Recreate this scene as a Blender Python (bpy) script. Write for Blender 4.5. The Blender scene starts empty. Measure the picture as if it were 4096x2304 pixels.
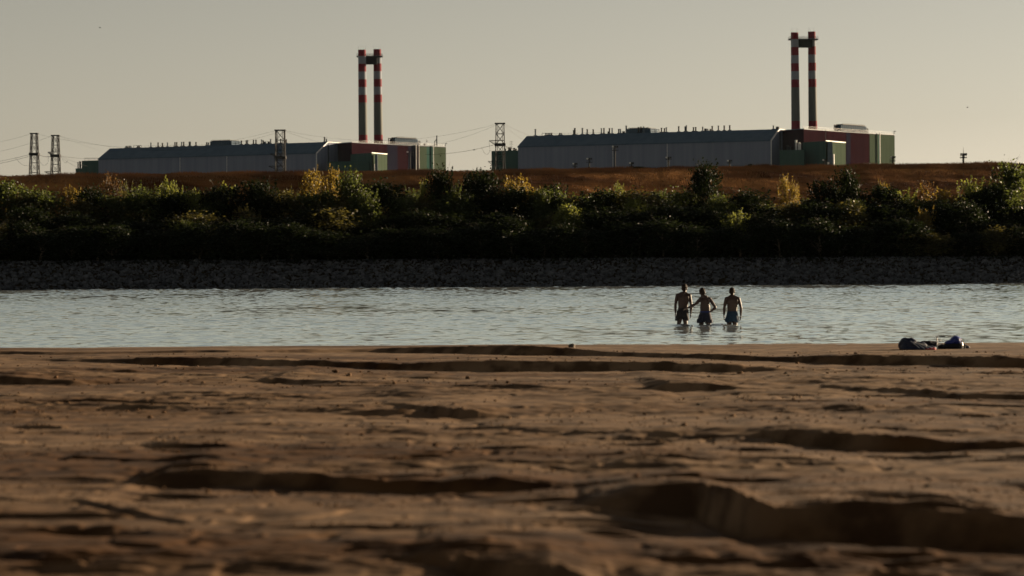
import bpy, bmesh, math, random
import numpy as np
from mathutils import Vector, Matrix
R = math.radians
SC = bpy.context.scene
COL = SC.collection
random.seed(7); RNG = np.random.default_rng(7)

# ---------------------------------------------------------------- camera, sky, sun, exposure
ROLL = 0.0052
CAMZ = 2.0
FPX = 4096 * 100 / 36.0
cam = bpy.data.cameras.new('camera'); camo = bpy.data.objects.new('camera', cam); COL.objects.link(camo)
cam.lens = 100; cam.sensor_width = 36; cam.shift_y = -100 / 4096
cam.clip_start = 0.5; cam.clip_end = 60000
cam.dof.use_dof = True; cam.dof.focus_distance = 140; cam.dof.aperture_fstop = 2.4
c_, s_ = math.cos(ROLL), math.sin(ROLL)
camo.matrix_world = Matrix(((c_, s_, 0, 0), (0, 0, -1, 0), (-s_, c_, 0, CAMZ), (0, 0, 0, 1)))
SC.camera = camo

SUN_AZ, SUN_EL = 58.0, 10.6          # azimuth to the right of the view axis
sd = Vector((math.sin(R(SUN_AZ)) * math.cos(R(SUN_EL)), math.cos(R(SUN_AZ)) * math.cos(R(SUN_EL)), math.sin(R(SUN_EL))))
w = bpy.data.worlds.new("World"); SC.world = w; w.use_nodes = True
nt = w.node_tree; nt.nodes.clear()
sky = nt.nodes.new('ShaderNodeTexSky'); sky.sky_type = 'NISHITA'; sky.sun_disc = False
sky.sun_elevation = R(SUN_EL); sky.sun_rotation = R(SUN_AZ)
sky.air_density = 1.0; sky.dust_density = 0.3; sky.ozone_density = 1.0; sky.altitude = 0
hsv = nt.nodes.new('ShaderNodeHueSaturation'); hsv.inputs['Saturation'].default_value = 0.25
bg = nt.nodes.new('ShaderNodeBackground'); bg.inputs['Strength'].default_value = 0.07
out = nt.nodes.new('ShaderNodeOutputWorld')
gam = nt.nodes.new('ShaderNodeGamma'); gam.inputs['Gamma'].default_value = 1.22
mul = nt.nodes.new('ShaderNodeVectorMath'); mul.operation = 'MULTIPLY'; mul.inputs[1].default_value = (0.292, 0.266, 0.234)
nt.links.new(sky.outputs[0], hsv.inputs['Color']); nt.links.new(hsv.outputs[0], gam.inputs[0]); nt.links.new(gam.outputs[0], mul.inputs[0]); nt.links.new(mul.outputs[0], bg.inputs[0]); nt.links.new(bg.outputs[0], out.inputs[0])
sl = bpy.data.lights.new('sun', 'SUN'); sl.energy = 5.0; sl.angle = R(0.6); sl.color = (1.0, 0.76, 0.50)
so = bpy.data.objects.new('sun', sl); COL.objects.link(so); so.rotation_euler = sd.to_track_quat('Z', 'Y').to_euler(); so.location = (60, 40, 60)
SC.view_settings.view_transform = 'Standard'; SC.view_settings.look = 'None'
SC.view_settings.exposure = 1.6; SC.view_settings.gamma = 1.0
SC.cycles.max_bounces = 6; SC.cycles.transparent_max_bounces = 4

def at(px, py, D):
    u = (px - 2048) / FPX; v = (1052 - py) / FPX
    return Vector((D * (u * c_ + v * s_), D, CAMZ + D * (v * c_ - u * s_)))

# ---------------------------------------------------------------- helpers
def tag(o, label=None, cat=None, group=None, kind=None):
    if label: o['label'] = label
    if cat: o['category'] = cat
    if group: o['group'] = group
    if kind: o['kind'] = kind
    return o
def empty(name, loc=(0, 0, 0), rz=0.0):
    o = bpy.data.objects.new(name, None); COL.objects.link(o); o.location = loc; o.rotation_euler.z = rz
    o.empty_display_size = 0.3
    return o
def meshobj(name, V, F, m, parent=None, smooth=False, loc=None):
    """V (n,3) array, F (m,k) array or list of lists"""
    me = bpy.data.meshes.new(name)
    V = np.asarray(V, dtype=np.float32)
    if isinstance(F, np.ndarray):
        k = F.shape[1]; nf = F.shape[0]
        me.vertices.add(len(V)); me.vertices.foreach_set('co', V.ravel())
        me.loops.add(nf * k); me.loops.foreach_set('vertex_index', F.astype(np.int32).ravel())
        me.polygons.add(nf); me.polygons.foreach_set('loop_start', np.arange(0, nf * k, k, dtype=np.int32))
        me.update(calc_edges=True)
    else:
        me.from_pydata([tuple(map(float, v)) for v in V], [], [list(f) for f in F]); me.update()
    if smooth: me.polygons.foreach_set('use_smooth', [True] * len(me.polygons))
    if m: me.materials.append(m)
    o = bpy.data.objects.new(name, me); COL.objects.link(o)
    if parent: o.parent = parent
    if loc is not None: o.location = loc
    return o
class MB:
    def __init__(s): s.v = []; s.f = []
    def add(s, V, F):
        n = len(s.v); s.v.extend([tuple(v) for v in V]); s.f.extend([[i + n for i in f] for f in F])
    def box(s, c, d, rz=0.0):
        x, y, z = d[0] / 2, d[1] / 2, d[2] / 2
        cs, sn = math.cos(rz), math.sin(rz)
        V = []
        for a in (-x, x):
            for b in (-y, y):
                for e in (-z, z): V.append((c[0] + a * cs - b * sn, c[1] + a * sn + b * cs, c[2] + e))
        s.add(V, [(0, 1, 3, 2), (4, 6, 7, 5), (0, 4, 5, 1), (2, 3, 7, 6), (0, 2, 6, 4), (1, 5, 7, 3)])
    def bar(s, a, b, r, n=4, r2=None):
        a = Vector(a); b = Vector(b); d = b - a
        if d.length < 1e-6: return
        r2 = r if r2 is None else r2
        q = d.to_track_quat('Z', 'Y'); V = []
        for p, rr in ((a, r), (b, r2)):
            for i in range(n):
                t = 2 * math.pi * (i + .5) / n
                V.append(p + q @ Vector((rr * math.cos(t), rr * math.sin(t), 0)))
        F = [(i, (i + 1) % n, n + (i + 1) % n, n + i) for i in range(n)]
        F += [tuple(range(n - 1, -1, -1)), tuple(range(n, 2 * n))]
        s.add(V, F)
    def path(s, pts, r, n=5):
        for a, b in zip(pts[:-1], pts[1:]): s.bar(a, b, r, n)
    def cyl(s, c, r, h, n=16, r2=None): s.bar(c, (c[0], c[1], c[2] + h), r, n, r2)
    def prism(s, pts, z0, z1):
        n = len(pts); V = [(p[0], p[1], z0) for p in pts] + [(p[0], p[1], z1) for p in pts]
        F = [(i, (i + 1) % n, n + (i + 1) % n, n + i) for i in range(n)] + [tuple(range(n - 1, -1, -1)), tuple(range(n, 2 * n))]
        s.add(V, F)
    def build(s, name, m, parent=None, smooth=False):
        o = meshobj(name, np.array(s.v), s.f, m, parent, smooth)
        bm = bmesh.new(); bm.from_mesh(o.data); bmesh.ops.recalc_face_normals(bm, faces=bm.faces); bm.to_mesh(o.data); bm.free()
        if parent is not None: pass
        return o

# lattice value noise in numpy
_P = RNG.random((256, 256)).astype(np.float32)
def vnoise(x, y):
    xi = np.floor(x).astype(int); yi = np.floor(y).astype(int); fx = x - xi; fy = y - yi
    fx = fx * fx * (3 - 2 * fx); fy = fy * fy * (3 - 2 * fy)
    a = _P[xi & 255, yi & 255]; b = _P[(xi + 1) & 255, yi & 255]; c = _P[xi & 255, (yi + 1) & 255]; d = _P[(xi + 1) & 255, (yi + 1) & 255]
    return (a * (1 - fx) + b * fx) * (1 - fy) + (c * (1 - fx) + d * fx) * fy - 0.5
def fbm(x, y, o=4, g=0.5):
    r = 0; a = 1.0
    for k in range(o):
        r = r + a * vnoise(x * 2 ** k + 17.3 * k, y * 2 ** k + 5.1 * k); a *= g
    return r
def sstep(a, b, x):
    t = np.clip((x - a) / (b - a), 0, 1); return t * t * (3 - 2 * t)

# ---------------------------------------------------------------- materials
def mat(name, col, rough=0.8, col2=None, scale=1.0, stretch=(1, 1, 1), bump=0.0, bscale=None, spec=0.3, metal=0.0, fac=(0.35, 0.65), detail=6):
    m = bpy.data.materials.new(name); m.use_nodes = True; t = m.node_tree; b = t.nodes['Principled BSDF']
    b.inputs['Base Color'].default_value = (*col, 1); b.inputs['Roughness'].default_value = rough
    b.inputs['Specular IOR Level'].default_value = spec; b.inputs['Metallic'].default_value = metal
    tc = t.nodes.new('ShaderNodeTexCoord'); mp = t.nodes.new('ShaderNodeMapping'); mp.inputs['Scale'].default_value = stretch
    t.links.new(tc.outputs['Object'], mp.inputs[0])
    if col2 is not None:
        n = t.nodes.new('ShaderNodeTexNoise'); n.inputs['Scale'].default_value = scale; n.inputs['Detail'].default_value = detail
        t.links.new(mp.outputs[0], n.inputs['Vector'])
        r = t.nodes.new('ShaderNodeValToRGB'); r.color_ramp.elements[0].position = fac[0]; r.color_ramp.elements[1].position = fac[1]
        r.color_ramp.elements[0].color = (*col, 1); r.color_ramp.elements[1].color = (*col2, 1)
        t.links.new(n.outputs[0], r.inputs[0]); t.links.new(r.outputs[0], b.inputs['Base Color'])
    if bump > 0:
        n2 = t.nodes.new('ShaderNodeTexNoise'); n2.inputs['Scale'].default_value = bscale or scale; n2.inputs['Detail'].default_value = 8
        t.links.new(mp.outputs[0], n2.inputs['Vector'])
        bp = t.nodes.new('ShaderNodeBump'); bp.inputs['Strength'].default_value = 1; bp.inputs['Distance'].default_value = bump
        t.links.new(n2.outputs[0], bp.inputs['Height']); t.links.new(bp.outputs[0], b.inputs['Normal'])
    return m
def leafmat(name, col, tr, rough=0.52, trans=0.45, sp=0.2):
    m = bpy.data.materials.new(name); m.use_nodes = True; t = m.node_tree; b = t.nodes['Principled BSDF']
    b.inputs['Roughness'].default_value = rough; b.inputs['Specular IOR Level'].default_value = sp
    g = t.nodes.new('ShaderNodeNewGeometry'); h = t.nodes.new('ShaderNodeHueSaturation')
    mr = t.nodes.new('ShaderNodeMapRange'); mr.inputs['To Min'].default_value = 0.5; mr.inputs['To Max'].default_value = 1.22
    t.links.new(g.outputs['Random Per Island'], mr.inputs[0]); t.links.new(mr.outputs[0], h.inputs['Value'])
    h.inputs['Color'].default_value = (*col, 1); t.links.new(h.outputs[0], b.inputs['Base Color'])
    tl = t.nodes.new('ShaderNodeBsdfTranslucent'); tl.inputs[0].default_value = (*tr, 1)
    mx = t.nodes.new('ShaderNodeMixShader'); mx.inputs[0].default_value = trans
    t.links.new(b.outputs[0], mx.inputs[1]); t.links.new(tl.outputs[0], mx.inputs[2])
    t.links.new(mx.outputs[0], t.nodes['Material Output'].inputs[0])
    return m

M = {}
M['wall_grey'] = mat('grey metal cladding', (0.115, 0.135, 0.185), 0.8, (0.14, 0.16, 0.21), 0.5, (1, 1, 0.04), spec=0.1)
M['roof_blue'] = mat('dark blue roof sheet', (0.045, 0.075, 0.108), 0.8, (0.058, 0.090, 0.125), 0.3, (1, 1, 0.1), spec=0.1)
M['red_wall'] = mat('dark red cladding', (0.014, 0.0055, 0.0075), 0.9, (0.019, 0.0075, 0.0095), 0.4, (1, 1, 0.05), spec=0.0)
M['green_wall'] = mat('pale green cladding', (0.038, 0.052, 0.038), 0.9, (0.048, 0.064, 0.046), 0.5, (1, 1, 0.04), spec=0.0)
M['teal_wall'] = mat('teal green cladding', (0.028, 0.060, 0.052), 0.8, (0.036, 0.072, 0.062), 0.5, (1, 1, 0.04), spec=0.0)
M['painted_shade'] = mat('painted shade panel', (0.012, 0.012, 0.02), 0.9, spec=0.0)  # flat near-black panel colour standing in for shade on the red reactor walls
M['white_trim'] = mat('white trim', (0.75, 0.75, 0.72), 0.6)
M['steel_dark'] = mat('dark steel', (0.014, 0.015, 0.017), 0.7, (0.024, 0.024, 0.024), 2.0, spec=0.1)
M['steel_blue'] = mat('blue grey steel', (0.05, 0.08, 0.11), 0.6, (0.08, 0.11, 0.14), 1.0)
M['steel_light'] = mat('light steel', (0.45, 0.45, 0.45), 0.5, (0.55, 0.55, 0.53), 1.0)
M['chim_red'] = mat('red chimney paint', (0.11, 0.006, 0.014), 0.9, (0.13, 0.008, 0.017), 0.5)
M['chim_white'] = mat('white chimney paint', (0.15, 0.17, 0.205), 0.9, (0.18, 0.20, 0.235), 0.5, (1, 1, 0.1))
M['chim_grey'] = mat('bare chimney concrete', (0.065, 0.072, 0.068), 0.8, (0.085, 0.092, 0.085), 0.5, (1, 1, 0.1))
M['skin'] = mat('skin', (0.022, 0.0085, 0.005), 0.55, (0.027, 0.011, 0.0065), 9, spec=0.4)
M['hair'] = mat('dark hair', (0.008, 0.005, 0.004), 0.7, (0.016, 0.009, 0.006), 60, spec=0.1)
M['rock'] = mat('grey stone', (0.012, 0.015, 0.019), 0.85, (0.065, 0.070, 0.080), 1.4, bump=0.02, bscale=9)
M['bark'] = mat('bark', (0.06, 0.045, 0.03), 0.9, (0.10, 0.08, 0.06), 6)
M['grass'] = mat('dry grass blades', (0.10, 0.048, 0.020), 0.8, (0.20, 0.105, 0.040), 0.3)
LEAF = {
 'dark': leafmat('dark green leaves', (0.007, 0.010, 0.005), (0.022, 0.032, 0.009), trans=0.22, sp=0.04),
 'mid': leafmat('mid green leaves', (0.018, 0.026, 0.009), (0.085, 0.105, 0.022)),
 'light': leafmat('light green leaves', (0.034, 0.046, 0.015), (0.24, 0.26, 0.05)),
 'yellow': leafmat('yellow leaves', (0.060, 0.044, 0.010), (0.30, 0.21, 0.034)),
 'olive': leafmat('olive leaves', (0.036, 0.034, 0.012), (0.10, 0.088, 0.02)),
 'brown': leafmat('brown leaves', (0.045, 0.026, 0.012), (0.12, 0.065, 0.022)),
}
def sandmat():
    m = bpy.data.materials.new('sand'); m.use_nodes = True; t = m.node_tree; b = t.nodes['Principled BSDF']
    b.inputs['Roughness'].default_value = 0.95; b.inputs['Specular IOR Level'].default_value = 0.08
    tc = t.nodes.new('ShaderNodeTexCoord')
    def noise(scale, det=6, stretch=(1, 1, 1)):
        mp = t.nodes.new('ShaderNodeMapping'); mp.inputs['Scale'].default_value = stretch; t.links.new(tc.outputs['Object'], mp.inputs[0])
        n = t.nodes.new('ShaderNodeTexNoise'); n.inputs['Scale'].default_value = scale; n.inputs['Detail'].default_value = det
        t.links.new(mp.outputs[0], n.inputs['Vector']); return n
    def ramp(n, p0, c0, p1, c1):
        r = t.nodes.new('ShaderNodeValToRGB'); e = r.color_ramp.elements
        e[0].position = p0; e[1].position = p1; e[0].color = (*c0, 1); e[1].color = (*c1, 1); t.links.new(n.outputs[0], r.inputs[0]); return r
    sp = t.nodes.new('ShaderNodeSeparateXYZ'); t.links.new(tc.outputs['Object'], sp.inputs[0])
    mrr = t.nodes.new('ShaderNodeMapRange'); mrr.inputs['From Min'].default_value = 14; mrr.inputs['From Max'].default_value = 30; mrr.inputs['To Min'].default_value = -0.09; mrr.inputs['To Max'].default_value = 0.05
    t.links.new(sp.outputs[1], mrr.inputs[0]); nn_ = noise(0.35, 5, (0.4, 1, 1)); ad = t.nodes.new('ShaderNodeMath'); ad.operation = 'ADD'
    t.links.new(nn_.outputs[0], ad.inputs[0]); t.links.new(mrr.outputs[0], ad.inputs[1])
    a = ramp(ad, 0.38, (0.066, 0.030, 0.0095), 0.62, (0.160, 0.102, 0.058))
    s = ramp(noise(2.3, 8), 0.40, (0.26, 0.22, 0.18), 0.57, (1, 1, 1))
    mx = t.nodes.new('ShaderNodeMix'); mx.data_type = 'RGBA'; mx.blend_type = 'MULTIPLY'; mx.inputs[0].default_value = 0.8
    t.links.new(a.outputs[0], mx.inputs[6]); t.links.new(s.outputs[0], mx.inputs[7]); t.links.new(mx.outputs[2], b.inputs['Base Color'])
    bp = t.nodes.new('ShaderNodeBump'); bp.inputs['Strength'].default_value = 0.4; bp.inputs['Distance'].default_value = 0.0065
    t.links.new(noise(7, 9, (0.6, 1, 1)).outputs[0], bp.inputs['Height']); t.links.new(bp.outputs[0], b.inputs['Normal'])
    return m
M['sand'] = sandmat()
M['soil'] = mat('dark bank soil', (0.014, 0.011, 0.007), 0.95, (0.024, 0.020, 0.012), 0.6, bump=0.05, bscale=3, spec=0.05)
def dykemat():
    m = mat('dry grass slope', (0.060, 0.024, 0.010), 0.95, (0.26, 0.120, 0.040), 0.35, (0.25, 1, 1), bump=0.12, bscale=1.6, spec=0.02, fac=(0.4, 0.62))
    return m
M['dyke'] = dykemat()
M['plain'] = mat('plain ground', (0.10, 0.09, 0.05), 0.95, (0.14, 0.12, 0.07), 0.02, spec=0.02)
def watermat():
    m = bpy.data.materials.new('river water'); m.use_nodes = True; t = m.node_tree; b = t.nodes['Principled BSDF']
    b.inputs['Base Color'].default_value = (0.90, 0.98, 1.0, 1); b.inputs['Roughness'].default_value = 0.06
    b.inputs['IOR'].default_value = 2.0; b.inputs['Metallic'].default_value = 0.85; b.inputs['Specular Tint'].default_value = (0.90, 1.0, 1.0, 1); b.inputs['Specular IOR Level'].default_value = 0.9
    tc = t.nodes.new('ShaderNodeTexCoord'); mp = t.nodes.new('ShaderNodeMapping'); mp.inputs['Scale'].default_value = (0.7, 1.4, 1)
    n = t.nodes.new('ShaderNodeTexNoise'); n.inputs['Scale'].default_value = 4.0; n.inputs['Detail'].default_value = 4
    bp = t.nodes.new('ShaderNodeBump'); bp.inputs['Strength'].default_value = 0.4; bp.inputs['Distance'].default_value = 0.006
    t.links.new(tc.outputs['Object'], mp.inputs[0]); t.links.new(mp.outputs[0], n.inputs['Vector']); t.links.new(n.outputs[0], bp.inputs['Height'])
    t.links.new(bp.outputs[0], b.inputs['Normal'])
    return m
M['water'] = watermat()

# ---------------------------------------------------------------- sand beach
def base_z(y):
    y = np.asarray(y, dtype=float)
    return np.where(y < 69.0, 0.45 * (69.0 - y) / 55.0, np.maximum(-1.3, -(y - 69.0) * 0.024))
def sand_at(px, py):
    u = (px - 2048) / FPX; yh = 1052 - (px - 2048) * ROLL; Y = 30.0
    for _ in range(30): Y = FPX * (CAMZ - float(base_z(min(Y, 68.9)))) / max(py - yh, 5)
    return u * Y, Y
LEDGES = [  # px, py of the foot of the dark band, its thickness in px
 [(0,1414,13),(400,1416,15),(900,1420,12),(1500,1408,15),(1800,1414,24),(2048,1421,34),(2500,1430,32),(3400,1443,30),(4096,1455,34)],
 [(150,1440,3),(350,1445,18),(600,1449,28),(1200,1463,40),(1630,1475,50),(2048,1476,50),(2600,1478,46),(2850,1483,34),(3250,1480,3)],
 [(-300,1532,22),(0,1530,34),(300,1528,24),(560,1515,3)],
 [(1030,1520,5),(1100,1520,20),(1350,1528,9),(1700,1530,3)],
 [(2590,1558,3),(2680,1562,40),(2820,1562,36),(2950,1560,14),(3150,1558,3)],
 [(1500,1550,3),(1900,1558,10),(2300,1560,12),(2600,1556,4)],
 [(3200,1548,3),(3400,1556,14),(3700,1575,22),(3850,1590,28),(4096,1595,42),(4400,1600,50)],
 [(1480,1620,3),(1600,1628,16),(1700,1655,34),(1840,1676,50),(1950,1652,18),(2030,1632,3)],
 [(1880,1708,3),(2100,1718,8),(2300,1730,12),(2550,1738,14),(2700,1745,22),(3000,1750,24),(3150,1764,46),(3400,1782,58),(3600,1798,62),(3850,1798,42),(4200,1790,34)],
 [(540,1782,3),(700,1792,30),(900,1797,18),(1040,1790,3)],
 [(520,1935,3),(640,1945,100),(900,1950,118),(1200,1960,105),(1500,1978,98),(1750,1984,90),(2000,1964,74),(2200,1950,44),(2350,1948,3)],
 [(80,1828,3),(300,1832,14),(560,1838,26),(760,1842,20),(900,1846,3)],
 [(500,1905,3),(620,1908,20),(800,1910,14),(950,1912,3)],
 [(2320,2030,3),(2410,2036,80),(2550,2042,135),(2780,2060,165),(2860,2105,215),(2930,2137,250),(3040,2146,190),(3130,2150,160),(3500,2156,150),(4000,2180,142),(4400,2190,150)],
 [(1630,2225,3),(1750,2262,60),(1900,2310,110),(2048,2335,130),(2200,2345,120),(2420,2350,3)],
 [(3060,2212,3),(3200,2222,18),(3500,2275,26),(3650,2300,3)],
]
TRACKS = [
 [(50,2000),(300,2010),(520,2050),(750,2085),(1050,2090),(1280,2065),(1500,2020),(1700,1990)],
 [(-200,2110),(250,2120),(550,2130),(800,2162)],
 [(450,2200),(900,2170),(1250,2135),(1500,2105),(1700,2090)],
 [(1250,2168),(1600,2182),(1800,2200)],
 [(-200,2220),(300,2235),(700,2250)],
 [(3700,2210),(3900,2235),(4250,2260)],
 [(0,1735),(250,1730),(480,1745)],
 [(2700,1620),(3300,1640),(4096,1660)],
]
_r = random.Random(11)
MINI = []
for _ in range(150):
    py = 1470 + 850 * _r.random() ** 1.3; f = (py - 1400) / 900
    MINI.append((_r.uniform(-400, 4100), py, _r.uniform(120, 620) * (.6 + f), _r.uniform(5, 15) * (.7 + 1.3 * f), -_r.random()))
def beach_z(X, Y):
    Z = base_z(Y)
    Z = Z + 0.035 * fbm(X * 0.10 + 3, Y * 0.25, 3) * sstep(70, 60, Y)
    near = sstep(70, 45, Y)
    for k, L in enumerate(LEDGES):
        M_ = []; L2 = []
        for px, py, T in L:      # the dark band in view is the face plus the shadow it casts
            q_ = 5.3 / sand_at(px, py)[1]; L2.append((px, py - T * q_ / (1 + q_), T / (1 + q_) if T > 3 else 3))
        for px, py, T in L2:      # a ledge never turns its face towards the sun
            if M_: py = max(py, M_[-1][1] - (px - M_[-1][0]) / 70)
            M_.append((px, py, T))
        pts = [(*sand_at(px, py), T) for px, py, T in M_]
        xs = np.array([p[0] for p in pts]); ys = np.array([p[1] for p in pts])
        hs = np.array([0 if p[2] <= 3 else p[2] * p[1] / FPX * 1.08 for p in pts])
        Yk = np.interp(X, xs, ys); H = np.interp(X, xs, hs)
        H = np.where((X < xs[0]) & (hs[0] == 0), 0, H); H = np.where((X > xs[-1]) & (hs[-1] == 0), 0, H)
        H = H * (1 + 0.7 * fbm(X * 1.3 * 20 / ys.mean() + 9 * k, X * 0 + k, 3))
        Yk = Yk + (0.0004 * ys.mean() ** 2) * fbm(X * 10 / ys.mean() + 31 * k, X * 0 + 3.7 * k, 4, 0.6)
        d = Y - Yk
        Ld = np.minimum(0.13 * Yk, np.maximum((69.5 - Yk) / 2.2, 0.6))
        w_ = np.maximum(np.maximum(H * 0.9, 0.02), 1.2 * Y * Y / (FPX * 1.7))
        up = np.clip(d / w_, 0, 1) ** 0.8
        Z = Z + 0.5 * np.minimum(H, 0.06) * fbm(X * 1.1 + k, Y * 7.0, 4, 0.6) * np.exp(-(d / np.maximum(4.5 * H, .05)) ** 2)
        prof = np.where(d > 0, up * 0.62 * np.exp(-np.maximum(d - w_, 0) / Ld) - (1 - up) * 0.38, -0.38 * np.exp(np.minimum(d, 0) / (Ld * 0.7)))
        Z = Z + H * prof
    for (px, py, ln, T, sl) in MINI:
        x0, y0 = sand_at(px, py); x1 = x0 + ln * y0 / FPX
        sel = (X > x0) & (X < x1) & (np.abs(Y - y0) < y0 * 0.16)
        if not sel.any(): continue
        xs_, ys_ = X[sel], Y[sel]; t = (xs_ - x0) / (x1 - x0); h_ = T * y0 / FPX * np.sin(math.pi * t) ** .7 * (0.8 + 1.3 * vnoise(xs_ * 60 / y0, xs_ * 0 + py))
        d = ys_ - y0 - sl * y0 * 0.02 * t - 0.012 * y0 * vnoise(xs_ * 25 / y0 + px, xs_ * 0)
        Z[sel] += h_ * np.where(d > 0, .6 * np.clip(d / np.maximum(h_, .01), 0, 1) * np.exp(-d / (.03 * y0)) - .4 * (1 - np.clip(d / np.maximum(h_, .01), 0, 1)), -.4 * np.exp(d / (.025 * y0)))
    for k, T in enumerate(TRACKS):
        pts = [sand_at(px, py) for px, py in T]
        xs = np.array([p[0] for p in pts]); ys = np.array([p[1] for p in pts])
        inside = sstep(xs[0], xs[0] + .4, X) * sstep(xs[-1], xs[-1] - .4, X)
        d = (Y - np.interp(X, xs, ys)) / (ys.mean() * 0.006)
        lump = 0.55 + 1.5 * fbm(X * 3.2, Y * 1.5 + k, 3)
        Z = Z + inside * lump * (-0.020 * np.exp(-d ** 2) + 0.016 * np.exp(-(d - 1.9) ** 2))
    rough = 0.5 + 1.4 * np.clip(fbm(X * 0.35 + 7, Y * 0.35, 3) + 0.1, 0, 1)
    Z = Z + near * rough * (0.014 * fbm(X * 2.2, Y * 2.2, 4, 0.55))
    rz = np.clip(0.35 + 1.6 * fbm(X * 0.22 + 40, Y * 0.4 + 11, 3), 0.1, 1.3)
    Z = Z + near * rz * (0.056 * fbm(X * 0.9 + 5, Y * 2.6, 5, 0.62))
    # pock marks and clods
    p = vnoise(X * 5.5 + 3, Y * 3.0); Z = Z - near * 0.012 * sstep(0.30, 0.44, p)
    p = vnoise(X * 7.5 + 60, Y * 6.0 + 40); Z = Z + near * 0.010 * sstep(0.36, 0.47, p)
    return Z
nr, ncl = 980, 800
pyrow = np.concatenate([np.linspace(2700, 2340, 40, endpoint=False), np.linspace(2340, 1640, 660, endpoint=False), np.linspace(1640, 1375, 520)])
Yr = np.array([sand_at(2048, p)[1] for p in pyrow])
Yr = np.concatenate([np.linspace(4.0, Yr[0], 8, endpoint=False), Yr, np.linspace(Yr[-1] + .5, 120, 60)])
ur = np.concatenate([np.linspace(-2.6, -0.25, 40, endpoint=False), np.linspace(-0.25, 0.25, ncl - 80), np.linspace(0.25, 2.6, 41)[1:]])
YY, UU = np.meshgrid(Yr, ur, indexing='ij'); XX = UU * (YY + 3)
ZZ = beach_z(XX, YY)
def gridfaces(a, b):
    i = np.arange(a * b).reshape(a, b)
    return np.stack([i[:-1, :-1].ravel(), i[:-1, 1:].ravel(), i[1:, 1:].ravel(), i[1:, :-1].ravel()], 1)
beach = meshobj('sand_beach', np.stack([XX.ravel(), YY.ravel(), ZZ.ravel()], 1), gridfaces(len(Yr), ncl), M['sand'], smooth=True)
tag(beach, 'rippled brown sand beach with shadowed ledges', None, None, 'structure')

# ---------------------------------------------------------------- river
PEOPLE_X = [at(2732, 1302, 89.6), at(2820, 1306, 89.0), at(2930, 1306, 89.0)]
def shore(X): return 236 + 0.17 * X
wr = np.concatenate([np.linspace(60, 112, 900, endpoint=False), np.linspace(112, 170, 620, endpoint=False), np.linspace(170, 250, 500)])
wu = np.linspace(-0.24, 0.24, 620)
WY, WU = np.meshgrid(wr, wu, indexing='ij'); WX = WU * WY
WZ = np.zeros_like(WX)
for k in range(46):
    lam = 0.32 * (1.085 ** k) if k < 30 else RNG.uniform(0.4, 2.2)
    lam = min(lam, 3.4)
    th = RNG.normal(math.pi / 2 - 0.15, 0.55); kk = 2 * math.pi / lam
    WZ += (0.0040 * min(lam, 1.1) ** 0.9) * np.sin(kk * (WX * math.cos(th) + WY * math.sin(th)) + RNG.uniform(0, 6.28)) * 0.55
WZ *= np.interp(WY, [60, 110, 170, 235], [0.66, 0.9, 1.6, 2.8])
WZ *= 0.55 + 1.3 * (0.5 + fbm(WX * 0.12, WY * 0.05, 3)) * 0.8
for p in PEOPLE_X:
    r = np.hypot(WX - p.x, WY - p.y)
    WZ += 0.036 * np.exp(-r / 1.3) * np.sin(r * 9.0) * sstep(0.05, 0.3, r)
sp_ = fbm(WX * 0.25 + 9, WY * 0.10, 3) + 0.12
rid = np.clip(vnoise(WX * 3.7 + 0.6 * WY, WY * 2.9 + 70) - 0.17, 0, 1) + np.clip(vnoise(WX * 2.1 + 90 - 0.3 * WY, WY * 1.8 + 20) - 0.22, 0, 1) * 1.6
WZ += 0.05 * rid * (0.35 + np.clip(sp_, 0, 1) * 2.2) * np.interp(WY, [60, 110, 235], [0.7, 1.0, 1.6])
wl = np.abs(WY - (88.5 + 0.1 * (WX - 6) + 0.25 * np.sin(WX * 1.7))) / 0.20
WZ += 0.05 * np.exp(-wl ** 2) * sstep(2.4, 4.8, WX) * sstep(9.5, 7.0, WX)
water = meshobj('river_water', np.stack([WX.ravel(), WY.ravel(), WZ.ravel()], 1), gridfaces(len(wr), len(wu)), M['water'], smooth=True)
tag(water, 'rippled grey blue river water', None, None, 'structure')

# ---------------------------------------------------------------- far bank, dyke, plain
CR = np.array([(-900,716),(0,706),(393,701),(700,696),(1024,692),(1400,686),(1900,686),(2066,682.5),(2700,672),(2870,670),(3380,664),(3560,659),(4096,656),(5000,650)], dtype=float)
def crestD(X): return 286 + 0.17 * X
def crest_z(X):
    D = crestD(X); px = 2048 + FPX * X / D
    py = np.interp(px, CR[:, 0], CR[:, 1]); return CAMZ + D * ((1052 - py) / FPX - ROLL * X / D)
def far_z(X, Y):
    s = Y - shore(X); zc = crest_z(X) + 0.09 * fbm(X * 0.5, X * 0 + 2, 4)
    rt = sstep(-22, -2, X)
    foot = 6.4 + 0.8 * fbm(X * 0.05, X * 0 + 9, 2)
    s1 = 42 * (1 - rt) + 30.2 * rt
    zl = np.interp(s, [-12, -4, 0, 6, 12, 30], [-1.5, -1.2, 0, 2.2, 3.2, 5.6])
    z = np.where(s < 30, zl, 5.6 + (foot - 5.6) * np.clip((s - 30) / (s1 - 30 + 1e-3), 0, 1))
    zb = zc - (0.38 * (1 - rt) + 0.25 * rt)
    f = np.clip((s - s1) / (48.3 - s1), 0, 1)
    z = np.where(s > s1, foot + (zb - foot) * f, z)
    z = np.where(s > 48.3, zb + (zc - zb) * np.sin(np.clip((s - 48.3) / 1.9, 0, 1) * math.pi / 2), z)
    z = np.where(s > 53, zc - (zc - 4) * sstep(53, 75, s), z)
    z = z + 0.10 * fbm(X * 0.5, Y * 0.5, 4) * sstep(8, 14, s) * sstep(48, 46, s)
    return z
fs = np.concatenate([np.linspace(-12, 30, 60, endpoint=False), np.linspace(30, 54, 150, endpoint=False), np.linspace(54, 76, 20)])
fx = np.linspace(-110, 110, 900)
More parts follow.
